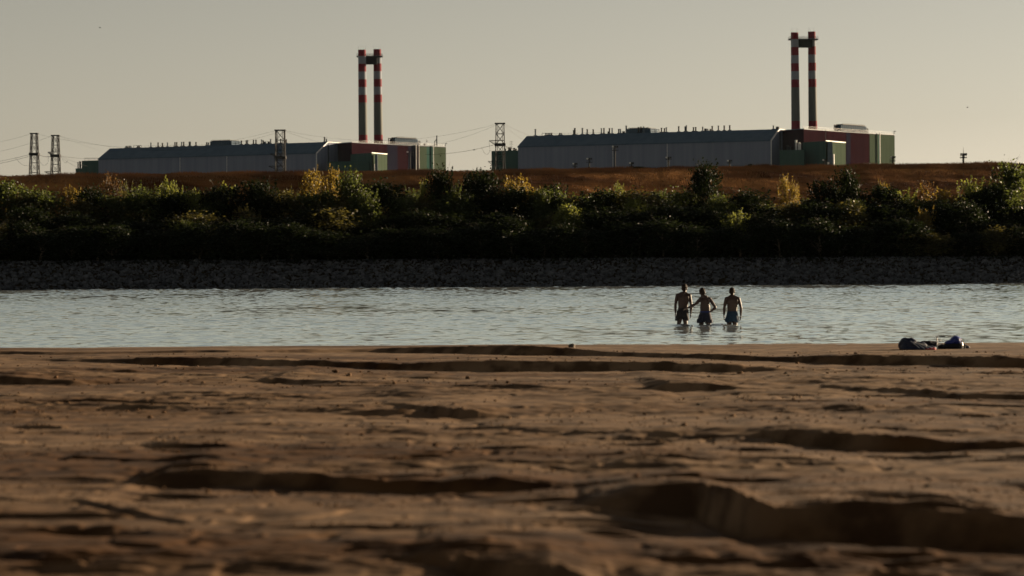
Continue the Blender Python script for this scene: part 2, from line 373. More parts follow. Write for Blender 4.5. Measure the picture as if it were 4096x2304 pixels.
FS, FX = np.meshgrid(fs, fx, indexing='ij'); FY = shore(FX) + FS; FZ = far_z(FX, FY)
GV = np.stack([FX.ravel(), FY.ravel(), FZ.ravel()], 1)
i30 = 60
fo = meshobj('river_bank', GV[:(i30 + 1) * 900], gridfaces(i30 + 1, 900), M['soil'], smooth=True); tag(fo, 'dark soil slope of the far bank', kind='structure')
fo = meshobj('embankment_hill', GV[i30 * 900:], gridfaces(len(fs) - i30, 900), M['dyke'], smooth=True); tag(fo, 'long flood embankment of dry reddish grass', kind='structure')
pl = meshobj('ground_plain', [(-9000, 230, 3.6), (9000, 230, 3.6), (9000, 9000, 3.6), (-9000, 9000, 3.6), (-9000, 330, 3.6), (9000, 330, 3.6)], [[4, 5, 2, 3]], M['plain'])
tag(pl, 'flat plain behind the embankment', kind='structure')
# ---------------------------------------------------------------- power plant blocks
def xy(px, D): p = at(px, 600, D); return Vector((p.x, D))
def ztop(px, py, D): return at(px, py, D).z
G0 = 3.7
def hall(lab, fl, fr, Dl, Dr, zE, zT, vents, unit, s=10.0, W=34.0):
    A = xy(fl, Dl); B = xy(fr, Dr); ax = (B - A).normalized(); n = Vector((-ax.y, ax.x)); 
    if n.y < 0: n = -n
    L = (B - A).length
    root = empty('turbine_hall', (A.x, A.y, G0)); tag(root, lab, 'building', 'long turbine halls of the power plant')
    org = Vector((A.x, A.y, G0))
    def P(a, b, z): q = A + ax * a + n * b; return Vector((q.x - org.x, q.y - org.y, z - G0))
    prof = [(0, G0), (0, zE), (s, zT), (W - s, zT), (W, zE), (W, G0)]
    V = [P(0, b, z) for b, z in prof] + [P(L, b, z) for b, z in prof]
    m = MB(); m.add(V, [(i, (i + 1) % 6, 6 + (i + 1) % 6, 6 + i) for i in range(6)] + [(5, 4, 3, 2, 1, 0), (6, 7, 8, 9, 10, 11)]); m.build('wall', M['wall_grey'], root)
    m = MB(); o = 0.35
    pr = [(-o, zE + .05), (-o, zE + .5), (s - .2, zT + .4), (W - s + .2, zT + .4), (W + o, zE + .5), (W + o, zE + .05), (W - s, zT + .05), (s, zT + .05)]
    V = [P(-.2, b, z) for b, z in pr] + [P(L - .6, b, z) for b, z in pr]
    F = [(i, (i + 1) % 8, 8 + (i + 1) % 8, 8 + i) for i in range(8)]
    for k in (0, 8): F += [(k + 0, k + 1, k + 2, k + 7), (k + 2, k + 3, k + 6, k + 7), (k + 3, k + 4, k + 5, k + 6)]
    m.add(V, F); m.build('roof', M['roof_blue'], root)
    m = MB()   # light trim on the gable edge
    q = [P(L + .05, -.15, G0), P(L + .05, -.15, zE + .3), P(L + .05, s - .1, zT + .35), P(L + .05, W - s, zT + .35)]
    m.bar(q[0], q[1], .30); m.bar(q[1], q[2], .30); m.bar(q[2], q[3], .2); m.build('gable_trim', M['steel_light'], root)
    m = MB(); m.bar(P(L + .3, s + .2, G0), P(L + .3, s + .2, zT - 1), .28, 6); m.build('drain_pipe', M['steel_dark'], root)
    for fr_ in (0.385, 0.60):
        m = MB(); m.bar(P(L * fr_, -.12, G0), P(L * fr_, -.12, zE), .16); m.build('panel_joint', M['steel_light'], root)
    m = MB(); m.bar(P(0, -.10, G0 + (zE - G0) * .80), P(L, -.10, G0 + (zE - G0) * .80), .12); m.build('ledge', M['steel_blue'], root)
    # roof vents: fraction of the roofline, height above the ridge (m)
    for k, (px, h) in enumerate(vents):
        h *= .6
        # find the point of the ridge line seen at px
        lo, hi = -.05 * L, 1.1 * L
        for _ in range(40):
            mid = (lo + hi) / 2; g = A + ax * mid + n * (s + 1.5)
            u = (g.x / g.y); pxg = 2048 + FPX * u - (zT - CAMZ) / g.y * FPX * ROLL
            if pxg < px: lo = mid
            else: hi = mid
        c = P(mid, s + 1.5, zT + .3)
        m = MB(); r = .35 if h < 2.6 else .42
        m.box((c.x, c.y, c.z + .15), (r * 4.4, r * 4, .5)); m.cyl((c.x, c.y, c.z + .3), r, h, 8); m.cyl((c.x, c.y, c.z + .2 + h), r * 1.25, .3, 8)
        m.build('roof_vent', M['steel_dark'] if k % 3 else M['steel_blue'], root)
    px0, px1, hh = unit
    def along(px):
        lo, hi = 0, L
        for _ in range(40):
            mid = (lo + hi) / 2; g = A + ax * mid + n * (s + 3); pxg = 2048 + FPX * g.x / g.y - (zT - CAMZ) / g.y * FPX * ROLL
            if pxg < px: lo = mid
            else: hi = mid
        return mid
    a0, a1 = along(px0), along(px1)
    u = coolunit(root, lambda a, b, z: P(a0 + a, s + 2 + b, zT + .3 + z), a1 - a0, 8, hh, small=True)
    m = MB()
    a2 = a1 + 3.8
    for zz in (hh * .75, hh * .45): m.bar(P(a1, s + 3, zT + zz), P(a2, s + 3, zT + zz), .14)
    for aa in (a1 + 1.8, a2): m.bar(P(aa, s + 3, zT), P(aa, s + 3, zT + hh * .78), .16)
    m.build('duct', M['steel_dark'], root)
    m = MB(); aa = along(px0 - 340 * (1 if px0 > 2000 else .9)); 
    m.path([P(aa, s + 2, zT), P(aa, s + 2, zT + 1.6), P(aa + 5, s + 2, zT + 1.5), P(aa + 5, s + 2, zT)], .1)
    for k in range(14): m.bar(P(aa + 5 + k * 2.2, s + 2, zT), P(aa + 5 + k * 2.2, s + 2, zT + 1.3), .05)
    m.bar(P(aa + 5, s + 2, zT + 1.3), P(aa + 5 + 13 * 2.2, s + 2, zT + 1.2), .05)
    m.build('railing', M['steel_dark'], root)
    return root
def coolunit(root, P, w, d, h, small=False):
    m = MB()
    V = [P(a, b, z) for z in (0, h * .86) for a, b in ((0, 0), (w, 0), (w, d), (0, d))]
    m.add(V, [(0, 1, 5, 4), (1, 2, 6, 5), (2, 3, 7, 6), (3, 0, 4, 7), (4, 5, 6, 7), (3, 2, 1, 0)])
    u = m.build('cooling_unit', M['roof_blue'], root)
    m = MB(); e = .0
    V = [P(a, b, z) for z in (h * .9, h) for a, b in ((w * .05, -.3), (w * .93, -.3), (w * .93, d), (w * .05, d))]
    m.add(V, [(0, 1, 5, 4), (1, 2, 6, 5), (2, 3, 7, 6), (3, 0, 4, 7), (4, 5, 6, 7), (3, 2, 1, 0)]); m.build('top_deck', M['steel_dark'], u)
    m = MB(); nf = 14 if not small else 12
    for k in range(nf): m.bar(P(w * (k + .5) / nf, -.25, 0), P(w * (k + .5) / nf, -.25, h * .9), .10 if not small else .07)
    m.build('fin', M['steel_blue'], u)
    m = MB()
    for k in range(nf + 1): m.bar(P(w * (.06 + .86 * k / nf), 0, h), P(w * (.06 + .86 * k / nf), 0, h * 1.13), .05)
    m.bar(P(w * .06, 0, h * 1.12), P(w * .92, 0, h * 1.12), .05); m.build('railing', M['steel_dark'], u)
    return u
def block(name, lab, pts, zt, mt, cat='building', group=None, z0=G0, kids=()):
    c = sum((xy(*p) for p in pts), Vector((0, 0))) / len(pts)
    root = empty(name, (c.x, c.y, z0)); tag(root, lab, cat, group)
    q = [(xy(*p).x - c.x, xy(*p).y - c.y) for p in pts]
    m = MB(); m.prism(q, 0, zt - z0); m.build('wall', mt, root)
    return root, c, q
def reactor(cx, lab, near, segs, zt, backD, chimA, unit, rail, shadecol, pipes):
    """near=(px,D) of the nearest corner; segs = list of (px,D,material) along the right-hand face; shade = left face end"""
    root = empty('reactor_building', (xy(*near).x, near[1], G0)); o = xy(*near)
    tag(root, lab, 'building', 'reactor buildings of the power plant')
    def L(px, D): p = xy(px, D); return (p.x - o.x, p.y - o.y)
    last = segs[-1]; H = zt - G0
    nB = Vector((-0.57, 0.82))
    pts = [(0, 0)] + [L(px, D) for px, D, _ in segs]
    back = [(p[0] + nB.x * backD, p[1] + nB.y * backD) for p in reversed(pts)]
    m = MB(); m.prism(pts + back, 0, H); m.build('wall', M['red_wall'], root)
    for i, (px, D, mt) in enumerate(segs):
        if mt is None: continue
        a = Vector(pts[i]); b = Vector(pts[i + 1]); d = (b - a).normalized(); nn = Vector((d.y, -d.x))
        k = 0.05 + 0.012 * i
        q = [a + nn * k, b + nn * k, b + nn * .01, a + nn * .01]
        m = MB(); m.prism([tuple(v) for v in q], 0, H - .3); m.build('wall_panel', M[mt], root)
    # parapet cap
    m = MB()
    for i in range(len(pts) - 1): m.bar((*pts[i], H + .05), (*pts[i + 1], H + .05), .22)
    m.bar((*back[-1], H + .05), (*pts[0], H + .05), .22); m.build('parapet', M['steel_blue'], root)
    m = MB(); a = Vector(pts[0]); b = Vector(pts[-1]); n_ = 46
    for k in range(n_ + 1):
        p = a.lerp(b, k / n_); m.bar((p.x, p.y + .5, H), (p.x, p.y + .5, H + 1.25), .05)
    for zz in (.65, 1.25): m.bar((a.x, a.y + .5, H + zz), (b.x, b.y + .5, H + zz), .045)
    m.build('railing', M['steel_light'], root)
    d = (b - a).normalized(); nn = Vector((-d.y, d.x))
    def P(u, v, z): q = a + d * u + nn * v; return Vector((q.x, q.y, H + .2 + z))
    def al(px):
        lo, hi = 0., (b - a).length
        for _ in range(30):
            mid = (lo + hi) / 2; g = o + a + d * mid; pg = 2048 + FPX * g.x / g.y - (zt - CAMZ) / g.y * FPX * ROLL
            if pg < px: lo = mid
            else: hi = mid
        return mid
    u0, u1 = al(unit[0]), al(unit[1]); hh = unit[2]
    coolunit(root, lambda aa, bb, z: P(u0 + aa, .8 + bb, z), u1 - u0, 3.2, hh)
    for (e0, sg, hs) in ((u0, -1, .82), (u1, 1, .62)):
        m = MB()
        for off in (0, 1.2):
            x1 = e0 + sg * (3.6 - off); hz = hh * hs - off * .55
            m.path([P(e0, 2.2, hz), P(x1, 2.2, hz), P(x1, 2.2, 0)], .22, 6)
        m.path([P(e0, 2.2, hh * .38), P(e0 + sg * 1.8, 2.2, hh * .38)], .22, 6)
        m.build('duct', M['steel_dark'], root)
    for px, mt, r in pipes:
        uu = al(px); q = a + d * uu - nn * .45
        m = MB(); m.cyl((q.x, q.y, 0), r, H + .4, 8); m.build('drain_pipe', M[mt], root)
    # small lamp bracket on the far corner
    q = b + nn * .2; m = MB(); m.path([(q.x, q.y, H), (q.x, q.y, H + 1.8), (q.x + .9, q.y, H + 1.7)], .16); m.build('lamp_bracket', M['steel_dark'], root)
    return root, o, P, al
ZP = 60.9
V_R = [(2142,4.6),(2184,1.3),(2192,1.3),(2199,1.3),(2206,1.4),(2239,1.1),(2246,1.1),(2295,3.0),(2299.6,4.6),(2330,4.4),(2349,3.4),(2373,3.2),(2406,3.9),(2416,4.0),(2438,3.8),(2449,3.8),(2434,1.3),(2475,2.9),(2482,2.9),(2492,1.1),(2497,1.1),(2505.5,5.4),(2554,4.0),(2564,4.2),(2575,4.3),(2646,2.9),(2658,2.5),(2666,3.2),(2715,3.7),(2741,3.4),(2746,4.2),(2774,2.7),(2783,2.7),(2811,2.8),(2820,1.4),(2824,1.3),(2831,1.1),(2842,1.0),(2849,3.2),(2874,3.4),(2897,3.3),(2919,3.4),(3094,2.3),(3107,1.4),(3113,1.3)]
V_L = [(504,1.2),(509,1.2),(517,1.3),(524,1.2),(551,1.2),(557,1.2),(604,3.4),(632.5,3.3),(650,2.8),(670.5,3.0),(700,3.0),(707,3.0),(727,3.2),(735,3.2),(757.5,3.2),(762,3.2),(784,2.7),(827,2.2),(834,2.0),(966,2.8),(985,2.8),(991,3.0),(1014,3.1),(1024,3.1),(1047,3.1),(1053,2.4),(1058,1.3),(1063,1.3),(1073,1.3),(1077,1.3),(1083,3.3),(1105,3.2),(1123,3.2),(1141,2.6),(1145,2.6),(1298,3.6),(1306,2.1)]
hall('long grey turbine hall with blue sloped roof, right of the central pylon', 2072, 3085, 1320, 1264, 55.5, 60.9, V_R, (2512, 2606, 2.5))
hall('long grey turbine hall with blue sloped roof on the left, behind the pylon', 393.5, 1266, 1438, 1374, 55.2, 60.9, V_L, (845, 931, 2.6))
rR, oR, PR, alR = reactor(3215, 'dark red and green reactor block below the right chimney pair', (3215, 1265),
    [(3385, 1296, None), (3402, 1299, 'painted_shade'), (3478, 1312, None), (3512, 1318, 'green_wall'), (3519, 1319.2, 'teal_wall'), (3578, 1329.5, 'green_wall')], ZP, 34, None, (3370, 3472, 3.3), None, None,
    [(3515, 'white_trim', .32), (3298, 'steel_dark', .12)])
rL, oL, PL_, alL = reactor(1407, 'dark red and green reactor block below the left chimney pair', (1407, 1380),
    [(1549, 1403, None), (1590, 1409.5, 'painted_shade'), (1632, 1416, None), (1660, 1420.5, 'painted_shade'), (1678, 1423.3, None), (1706, 1427.8, 'green_wall'), (1730, 1431.6, 'teal_wall'), (1783, 1440, 'green_wall')], ZP, 34, None, (1586, 1676, 3.5), None, None,
    [(1661, 'steel_light', .3), (1667, 'steel_dark', .3), (1673, 'steel_light', .25), (1730, 'steel_light', .3)])
# red link block filling in behind the hall gable
for pts, lab, zt in (([(3176, 1279), (3214, 1266.5), (3240, 1300), (3200, 1312)], 'narrow dark red link block left of the right reactor building', 60.6),
                 ([(1364, 1394), (1406, 1381.5), (1440, 1414), (1400, 1426)], 'narrow dark red link block left of the left reactor building', 60.6)):
    r_, c_2, q_ = block('link_block', lab, pts, zt, M['red_wall'], 'building', 'dark red link blocks')
    m = MB(); m.bar((*q_[0], zt - G0 + .1), (*q_[1], zt - G0 + .1), .2); m.build('parapet', M['steel_dark'], r_)
# annexes
def annex(lab, pts, zt, mt, side=None, extra=None, name='annex_building'):
    root, c, q = block(name, lab, pts, zt, M[mt], 'building', 'green annexes of the power plant')
    if side:
        i, j, sm = side; a = Vector(q[i]); b = Vector(q[j]); d = (b - a).normalized(); nn = Vector((d.y, -d.x))
        if nn.y > 0: nn = -nn
        m = MB(); m.prism([tuple(a + nn * .08), tuple(b + nn * .08), tuple(b + nn * .01), tuple(a + nn * .01)], 0, zt - G0 - .2); m.build('wall_panel', M[sm], root)
        m = MB(); m.bar((a.x, a.y, zt - G0 + .1), (b.x, b.y, zt - G0 + .1), .26); m.build('parapet', M['white_trim'], root)
    return root, c, q
rt, ct, qt = annex('tall pale green annex in front of the right reactor building', [(3210, 1252), (3303, 1238), (3382, 1258), (3340, 1272), (3235, 1268)], 54.4, 'teal_wall', (1, 2, 'green_wall'))
m = MB(); p = xy(3322, 1239) - ct
m.box((p.x - .2, p.y, 24), (2.0, 1.6, 53)); m.build('stair_tower', M['steel_blue'], rt)
m = MB(); p = xy(3332, 1239) - ct
m.cyl((p.x, p.y, 0), .6, 45, 10); m.build('vent_duct', M['steel_light'], rt)
m = MB(); p = xy(3313, 1238) - ct
for z in (20, 26, 31, 36, 41): m = MB(); m.box((p.x, p.y, z), (.8, .6, .9)); m.build('wall_lamp', M['white_trim'], rt)
rt, ct, qt = annex('low teal green annex in front of the right hall gable', [(3118, 1243), (3216, 1240), (3222, 1256), (3128, 1262)], 50.7, 'teal_wall')
for k, (px, h) in enumerate([(3150, 2.2), (3160, 1.8), (3178, 3.2), (3184, 4.4), (3196, 3.4), (3200, 3)]):
    p = xy(px, 1248) - ct; m = MB(); m.cyl((p.x, p.y, 50.7 - G0), .5, h, 8); m.cyl((p.x, p.y, 50.7 - G0 + h - .2), .62, .35, 8); m.build('roof_vent', M['steel_light'] if k > 2 else M['steel_dark'], rt)
rt, ct, qt = annex('tall pale green annex in front of the left reactor building', [(1402, 1372), (1486, 1358), (1548, 1376), (1520, 1384), (1420, 1380)], 54.9, 'teal_wall', (1, 2, 'green_wall'))
m = MB(); p = xy(1505, 1360) - ct; m.box((p.x, p.y, 24), (1.3, 1.2, 53)); m.build('stair_tower', M['steel_blue'], rt)
m = MB(); p = xy(1497, 1361) - ct; m.cyl((p.x, p.y, 0), .35, 46, 8); m.build('vent_duct', M['steel_light'], rt)
rt, ct, qt = annex('low teal green annex in front of the left hall gable', [(1311, 1362), (1475, 1358), (1480, 1376), (1320, 1380)], 51.0, 'teal_wall')
rt, ct, qt = annex('dark green block joined to the left end of the right hall', [(1966, 1330), (2074, 1322), (2090, 1350), (1975, 1356)], 54.4, 'teal_wall')
m = MB(); p = xy(2045, 1335) - ct; z = 54.4 - G0
m.bar((p.x, p.y, z), (p.x, p.y, z + 4.8), .09)
for zz in (1.5, 2.2, 3.1, 3.9, 4.6): m.bar((p.x - .9, p.y, z + zz), (p.x + .9, p.y, z + zz), .06)
m.build('antenna', M['steel_dark'], rt)
for px, h in ((2020, .9), (2036, 1.6), (2042, 1.5), (2056, 1.2), (2063, .8)):
    p = xy(px, 1332) - ct; m = MB(); m.cyl((p.x, p.y, z), .5, h, 8); m.cyl((p.x, p.y, z + h), .62, .25, 8); m.build('roof_vent', M['steel_dark'], rt)
rt, ct, qt = annex('dark green stepped block at the far left end of the left hall', [(327, 1444), (394, 1439), (410, 1465), (335, 1470)], 55.0, 'teal_wall')
m = MB()
for k in range(12): p = xy(338 + k * 5, 1450) - ct; m.bar((p.x, p.y, 55 - G0), (p.x, p.y, 55 - G0 + 1.6), .06)
a = xy(336, 1450) - ct; b = xy(395, 1450) - ct; m.bar((a.x, a.y, 55 - G0 + 1.6), (b.x, b.y, 55 - G0 + 1.6), .1); m.build('railing', M['steel_dark'], rt)
rt, ct, qt = annex('lowest dark green block left of the stepped block', [(302, 1446), (326.5, 1444), (334, 1465), (308, 1468)], 51.2, 'teal_wall')
for px, h in ((312, 3.1), (319, 3.6), (322, 3.3)):
    p = xy(px, 1450) - ct; m = MB(); m.cyl((p.x, p.y, 51.2 - G0), .3, h, 8); m.cyl((p.x, p.y, 51.2 - G0 + h), .42, .25, 8); m.build('roof_vent', M['steel_dark'], rt)
# crane and dish on the left block roof
t_ = tag(empty('roof_crane', tuple(Vector((oL.x, oL.y, G0)) + PL_(alL(1766), 3, 0))), 'small dark crane standing on the left reactor roof edge', 'crane')
m = MB(); m.bar((0, 0, 0), (0, 0, 5.6), .3, 6); m.build('mast', M['steel_dark'], t_)
m = MB(); m.path([(-1.1, 0, 0), (-1.1, 0, 2.6), (0, 0, 3.6)], .22); m.bar((-1.1, 0, .4), (0, 0, 1.6), .12); m.bar((-.2, 0, .2), (.3, 0, .3), .3); m.build('brace', M['steel_dark'], t_)
t_ = tag(empty('satellite_dish', tuple(Vector((oL.x, oL.y, G0)) + PL_(alL(1724), 3, 0))), 'thin pole with small dish on the left reactor roof', 'antenna')
m = MB(); m.bar((0, 0, 0), (0, 0, 3.6), .07); m.build('pole', M['steel_dark'], t_)
m = MB(); m.bar((.1, 0, 2.4), (.5, -.2, 2.5), .1, 10, .42); m.build('dish', M['steel_dark'], t_)
m = MB(); m.box((-.9, 0, .55), (.9, .9, 1.1)); m.box((-.9, 0, 1.15), (1.1, 1.1, .15)); m.build('cabinet', M['steel_dark'], t_)

# ---------------------------------------------------------------- twin chimneys
def chimneys(lab, cx, D, tops, z0, group):
    """cx: two (px_left_edge, width_top, width_bottom); tops: two top py; bands by fraction"""
    o = at((cx[0][0] + cx[1][0]) / 2, 600, D[0]); root = empty('twin_chimney', (o.x, D[0], z0)); tag(root, lab, 'chimney', group)
    fr = [0, .0695, .1515, .236, .319, .4015, .486, .568, .916, 1.0]
    cm = ['red', 'white', 'red', 'white', 'red', 'white', 'red', 'grey', 'red', 'red']
    geo = []
    for k in (0, 1):
        zt = ztop(cx[k][0], tops[k], D[k]); zb = ztop(cx[k][0], tops[k] + (tops[2] - tops[k]), D[k])
        rt_, rb = cx[k][1] / 2 * D[k] / FPX, cx[k][2] / 2 * D[k] / FPX
        xl = at(cx[k][0], 340, D[k]).x - o.x; y = D[k] - D[0]
        st = None; N = 28
        # inner shaft core as the part, painted bands as its sub-parts
        def ring(z, r): return [(xl + r + r * math.cos(2 * math.pi * i / N), y + r * math.sin(2 * math.pi * i / N), z - z0) for i in range(N)]
        m = MB(); m.add(ring(z0, rb - .06) + ring(zt - .8, rt_ - .06), [(i, (i + 1) % N, N + (i + 1) % N, N + i) for i in range(N)]); st = m.build('chimney_shaft', M['chim_grey'], root, True)
        for i in range(9):
            za = zt + (zb - zt) * fr[i]; zc = zt + (zb - zt) * fr[i + 1] if i < 8 else z0
            ra = rt_ + (rb - rt_) * fr[i]; rc = rt_ + (rb - rt_) * fr[i + 1]
            m = MB(); F = [(j, (j + 1) % N, N + (j + 1) % N, N + j) for j in range(N)]
            if i == 0: F.append(tuple(range(N)))
            m.add(ring(za, ra) + ring(zc, rc), F)
            m.build('painted_band', M['chim_' + cm[i]], st, False)
            if i != 0: st.children[-1].data.polygons.foreach_set('use_smooth', [True] * len(st.children[-1].data.polygons))
        geo.append((xl + rt_, y, zt, zb, rt_))
        m = MB()
        for a in range(4):
            m.bar((xl + rt_ + rt_ * .95 * math.cos(a * 1.57 + .4), y + rt_ * .95 * math.sin(a * 1.57 + .4), zt - z0), (xl + rt_ + rt_ * .95 * math.cos(a * 1.57 + .4), y + rt_ * .95 * math.sin(a * 1.57 + .4), zt - z0 + 2.2), .04, 4, .02)
        m.build('lightning_rod', M['steel_dark'], st)
    (xa, ya, zt, zb, r1), (xb, yb, zt2, zb2, r2) = geo
    zp = zt + (zb - zt) * .0735 - z0; zq = zt + (zb - zt) * .152 - z0
    m = MB(); m.box(((xa + xb) / 2, (ya + yb) / 2, (zp + zq) / 2), (xb - xa, 2.4, zp - zq)); m.build('bridge', M['steel_dark'], root)
    m = MB()
    m.box(((xa + xb) / 2, (ya + yb) / 2, zp + .2), (xb - xa + 2 * r1 + 1.7, 2 * r1 + 1.5, .4)); m.build('platform', M['steel_dark'], root)
    m = MB(); x0, x1 = xa - r1 - .8, xb + r1 + .8
    for yy in (-r1 - .8, r1 + .8):
        n_ = 24
        for k in range(n_ + 1): m.bar((x0 + (x1 - x0) * k / n_, yy + (ya + yb) / 2, zp + .3), (x0 + (x1 - x0) * k / n_, yy + (ya + yb) / 2, zp + 1.5), .05)
        for zz in (.9, 1.5): m.bar((x0, yy + (ya + yb) / 2, zp + zz), (x1, yy + (ya + yb) / 2, zp + zz), .055)
    m.build('railing', M['steel_dark'], root)
    return root
chimneys('left pair of red and white banded chimneys joined by a bridge', [(1433.2, 31, 36), (1494.6, 30.5, 36)], (1402, 1408), (199.5, 197.5, 571), 58, 'twin chimneys of the power plant')
chimneys('right pair of red and white banded chimneys joined by a bridge', [(3164.4, 30, 35.5), (3233.0, 30, 35.5)], (1294, 1298), (130.5, 127, 517), 58, 'twin chimneys of the power plant')

# ---------------------------------------------------------------- pylons, masts, wires
def pylon(lab, pxc, pytop, D, wt, wb_at, py_b, arms, waist):
    """wt width px at top, wb_at width px at py_b; arms: list of (side,px_len,py,depth_px)"""
    zt = at(pxc, pytop, D).z; zb = at(pxc, py_b, D).z; o = at(pxc, pytop, D)
    sc = D / FPX
    root = empty('lattice_pylon', (o.x, D, G0)); tag(root, lab, 'pylon', 'steel lattice pylons')
    H = zt - G0; slope = (wb_at - wt) * sc / (zt - zb)
    def wd(z): return (wt * sc + slope * (H - z)) / 2
    m = MB(); nb = 13; zs = [H * (1 - (1 - k / nb)) for k in range(nb + 1)]
    dep = 1.25
    C = lambda z: [(-wd(z), -wd(z) * dep, z), (wd(z), -wd(z) * dep, z), (wd(z), wd(z) * dep, z), (-wd(z), wd(z) * dep, z)]
    for k in range(4): m.bar(C(0)[k], C(H)[k], .20, 4, .16)
    for a, b in zip(zs[:-1], zs[1:]):
        ca, cb = C(a), C(b)
        for k in range(4):
            j = (k + 1) % 4; m.bar(ca[k], cb[j], .075); m.bar(ca[j], cb[k], .075); m.bar(cb[k], cb[j], .09)
    # inner uprights
    for s_2 in (-.36, .36): m.bar((s_2 * wd(0) * 2, -wd(0) * .5, 0), (s_2 * wd(H) * 1.5, -wd(H) * .5, H), .1)
    m.build('tower_frame', M['steel_dark'], root)
    m = MB(); m.box((0, 0, H), (wd(H) * 2 + .9, wd(H) * 2 + .5, .35)); m.build('top_plate', M['steel_dark'], root)
    for (sd_, ln, py, dp) in arms:
        z = at(pxc, py, D).z - G0; x0 = sd_ * wd(z); x1 = x0 + sd_ * ln * sc; m = MB(); zd = z - dp * sc
        for yy in (-.6, .6):
            m.bar((x0, yy, z), (x1, 0, z), .12); m.bar((x0, yy, zd), (x1, 0, z - .1), .12)
            for t in (.2, .4, .6, .8): m.bar((x0 + (x1 - x0) * t, yy * (1 - t), z), (x0 + (x1 - x0) * max(t - .15, 0), yy * (1 - t), zd + (z - zd) * max(t - .15, 0)), .07)
        m.bar((x0, 0, z), (-x0, 0, z), .16)
        m.build('cross_arm', M['steel_dark'], root)
    z = at(pxc, waist, D).z - G0
    m = MB(); m.box((0, 0, z), (wd(z) * 2 + .8, wd(z) * 2.6 + .4, .9)); m.build('waist_frame', M['steel_dark'], root)
    return root
pylon('leftmost lattice pylon without side arms against the sky', 137, 534, 1000, 22, 34, 690, [], 617)
pylon('second lattice pylon from the left with two arms pointing left', 222, 542, 1010, 23, 33, 690, [(-1, 17, 608, 14), (-1, 28, 686, 14)], 623)
pylon('lattice pylon with flared head standing before the left turbine hall', 1121, 521, 985, 34, 38, 690, [(-1, 22, 615, 12), (-1, 28, 664, 12)], 630)
pylon('central lattice pylon in the gap before the right dark green block', 2000, 494, 960, 31, 35, 600, [(-1, 26, 562, 20), (-1, 30, 645, 22)], 579)
def mast(lab, px, pyt, D, w=22, ph=14, spike=0, heads=3):
    o = at(px, pyt, D); root = empty('floodlight_mast', (o.x, D, G0)); tag(root, lab, 'light mast', 'floodlight masts around the plant'); sc = D / FPX
    H = o.z - G0; m = MB(); m.bar((0, 0, 0), (0, 0, H), .42, 8, .3); m.build('pole', M['steel_dark'], root)
    m = MB(); zb = H - ph * sc
    m.box((0, 0, zb), (w * sc, 1.6, .2)); m.box((0, 0, H - .3), (w * sc, .2, .15))
    for k in range(-2, 3): m.bar((k * w * sc / 4.2, 0, zb), (k * w * sc / 4.2, 0, H - .3), .06)
    m.build('platform', M['steel_dark'], root)
    for k in range(heads):
        x = (k - (heads - 1) / 2) * w * sc / heads; m = MB(); m.box((x, -.5, H), (.7, .5, .55)); m.box((x, -.78, H), (.6, .05, .45)); m.build('lamp_head', M['steel_light'] if k == 0 else M['steel_dark'], root)
    if spike: m = MB(); m.bar((0, 0, H), (0, 0, H + spike * sc), .1, 5, .04); m.build('spike', M['steel_dark'], root)
    return root
mast('floodlight mast with tall spike alone against the sky at right', 3853.5, 617, 800, 25, 14, 28)
mast('lowest floodlight mast, leftmost before the right turbine hall', 2300, 655, 1150, 20, 12)
mast('floodlight mast second from the left before the right turbine hall', 2357, 635, 1140, 24, 15)
mast('tallest floodlight mast before the middle of the right turbine hall', 2460, 587, 1130, 26, 15)
mast('small floodlight mast just right of the tallest one', 2526, 652, 1170, 19, 13)
mast('floodlight mast left of the dark round tree before the right hall', 2674, 630, 1150, 24, 8)
mast('floodlight mast right of the dark round tree before the right hall', 2918, 643, 1150, 20, 9)
mast('floodlight mast before the tall green annex at right', 3299, 640, 1130, 18, 13)
mast('floodlight mast before the far right green corner of the plant', 3571, 628, 1140, 22, 16)
mast('floodlight mast before the dark red wall of the left reactor block', 1640, 608, 1150, 30, 12)
t_ = tag(empty('pipe_bridge', tuple(at(3469, 700, 1100).xy) + (G0,)), 'low white topped steel frame at the foot of the red wall', 'steel frame')
m = MB(); zz = at(3469, 654.5, 1100).z - G0; m.box((0, 0, zz), (3.2, 1, .25)); m.build('top_deck', M['white_trim'], t_)
m = MB()
for x in (-1.3, -.5, .3, 1.3): m.bar((x, 0, 0), (x, 0, zz - .12), .09)
m.bar((-1.4, 0, zz - .7), (1.4, 0, zz - .7), .08); m.build('leg_frame', M['steel_dark'], t_)
def wire(lab, a, b, sag, r=.035, group='power line wires'):
    a, b = Vector(a), Vector(b); mid = (a + b) / 2; pts = []
    for k in range(25):
        t = k / 24; p = a.lerp(b, t); p.z -= sag * 4 * t * (1 - t); pts.append(p - a)
    m = MB(); m.path(pts, r, 4); o = m.build('power_line', M['steel_dark']); o.location = a
    tag(o, lab, 'power line', group)
wl_ = 'thin dark power line wire strung between the pylons'
W = lambda px, py, D: at(px, py, D)
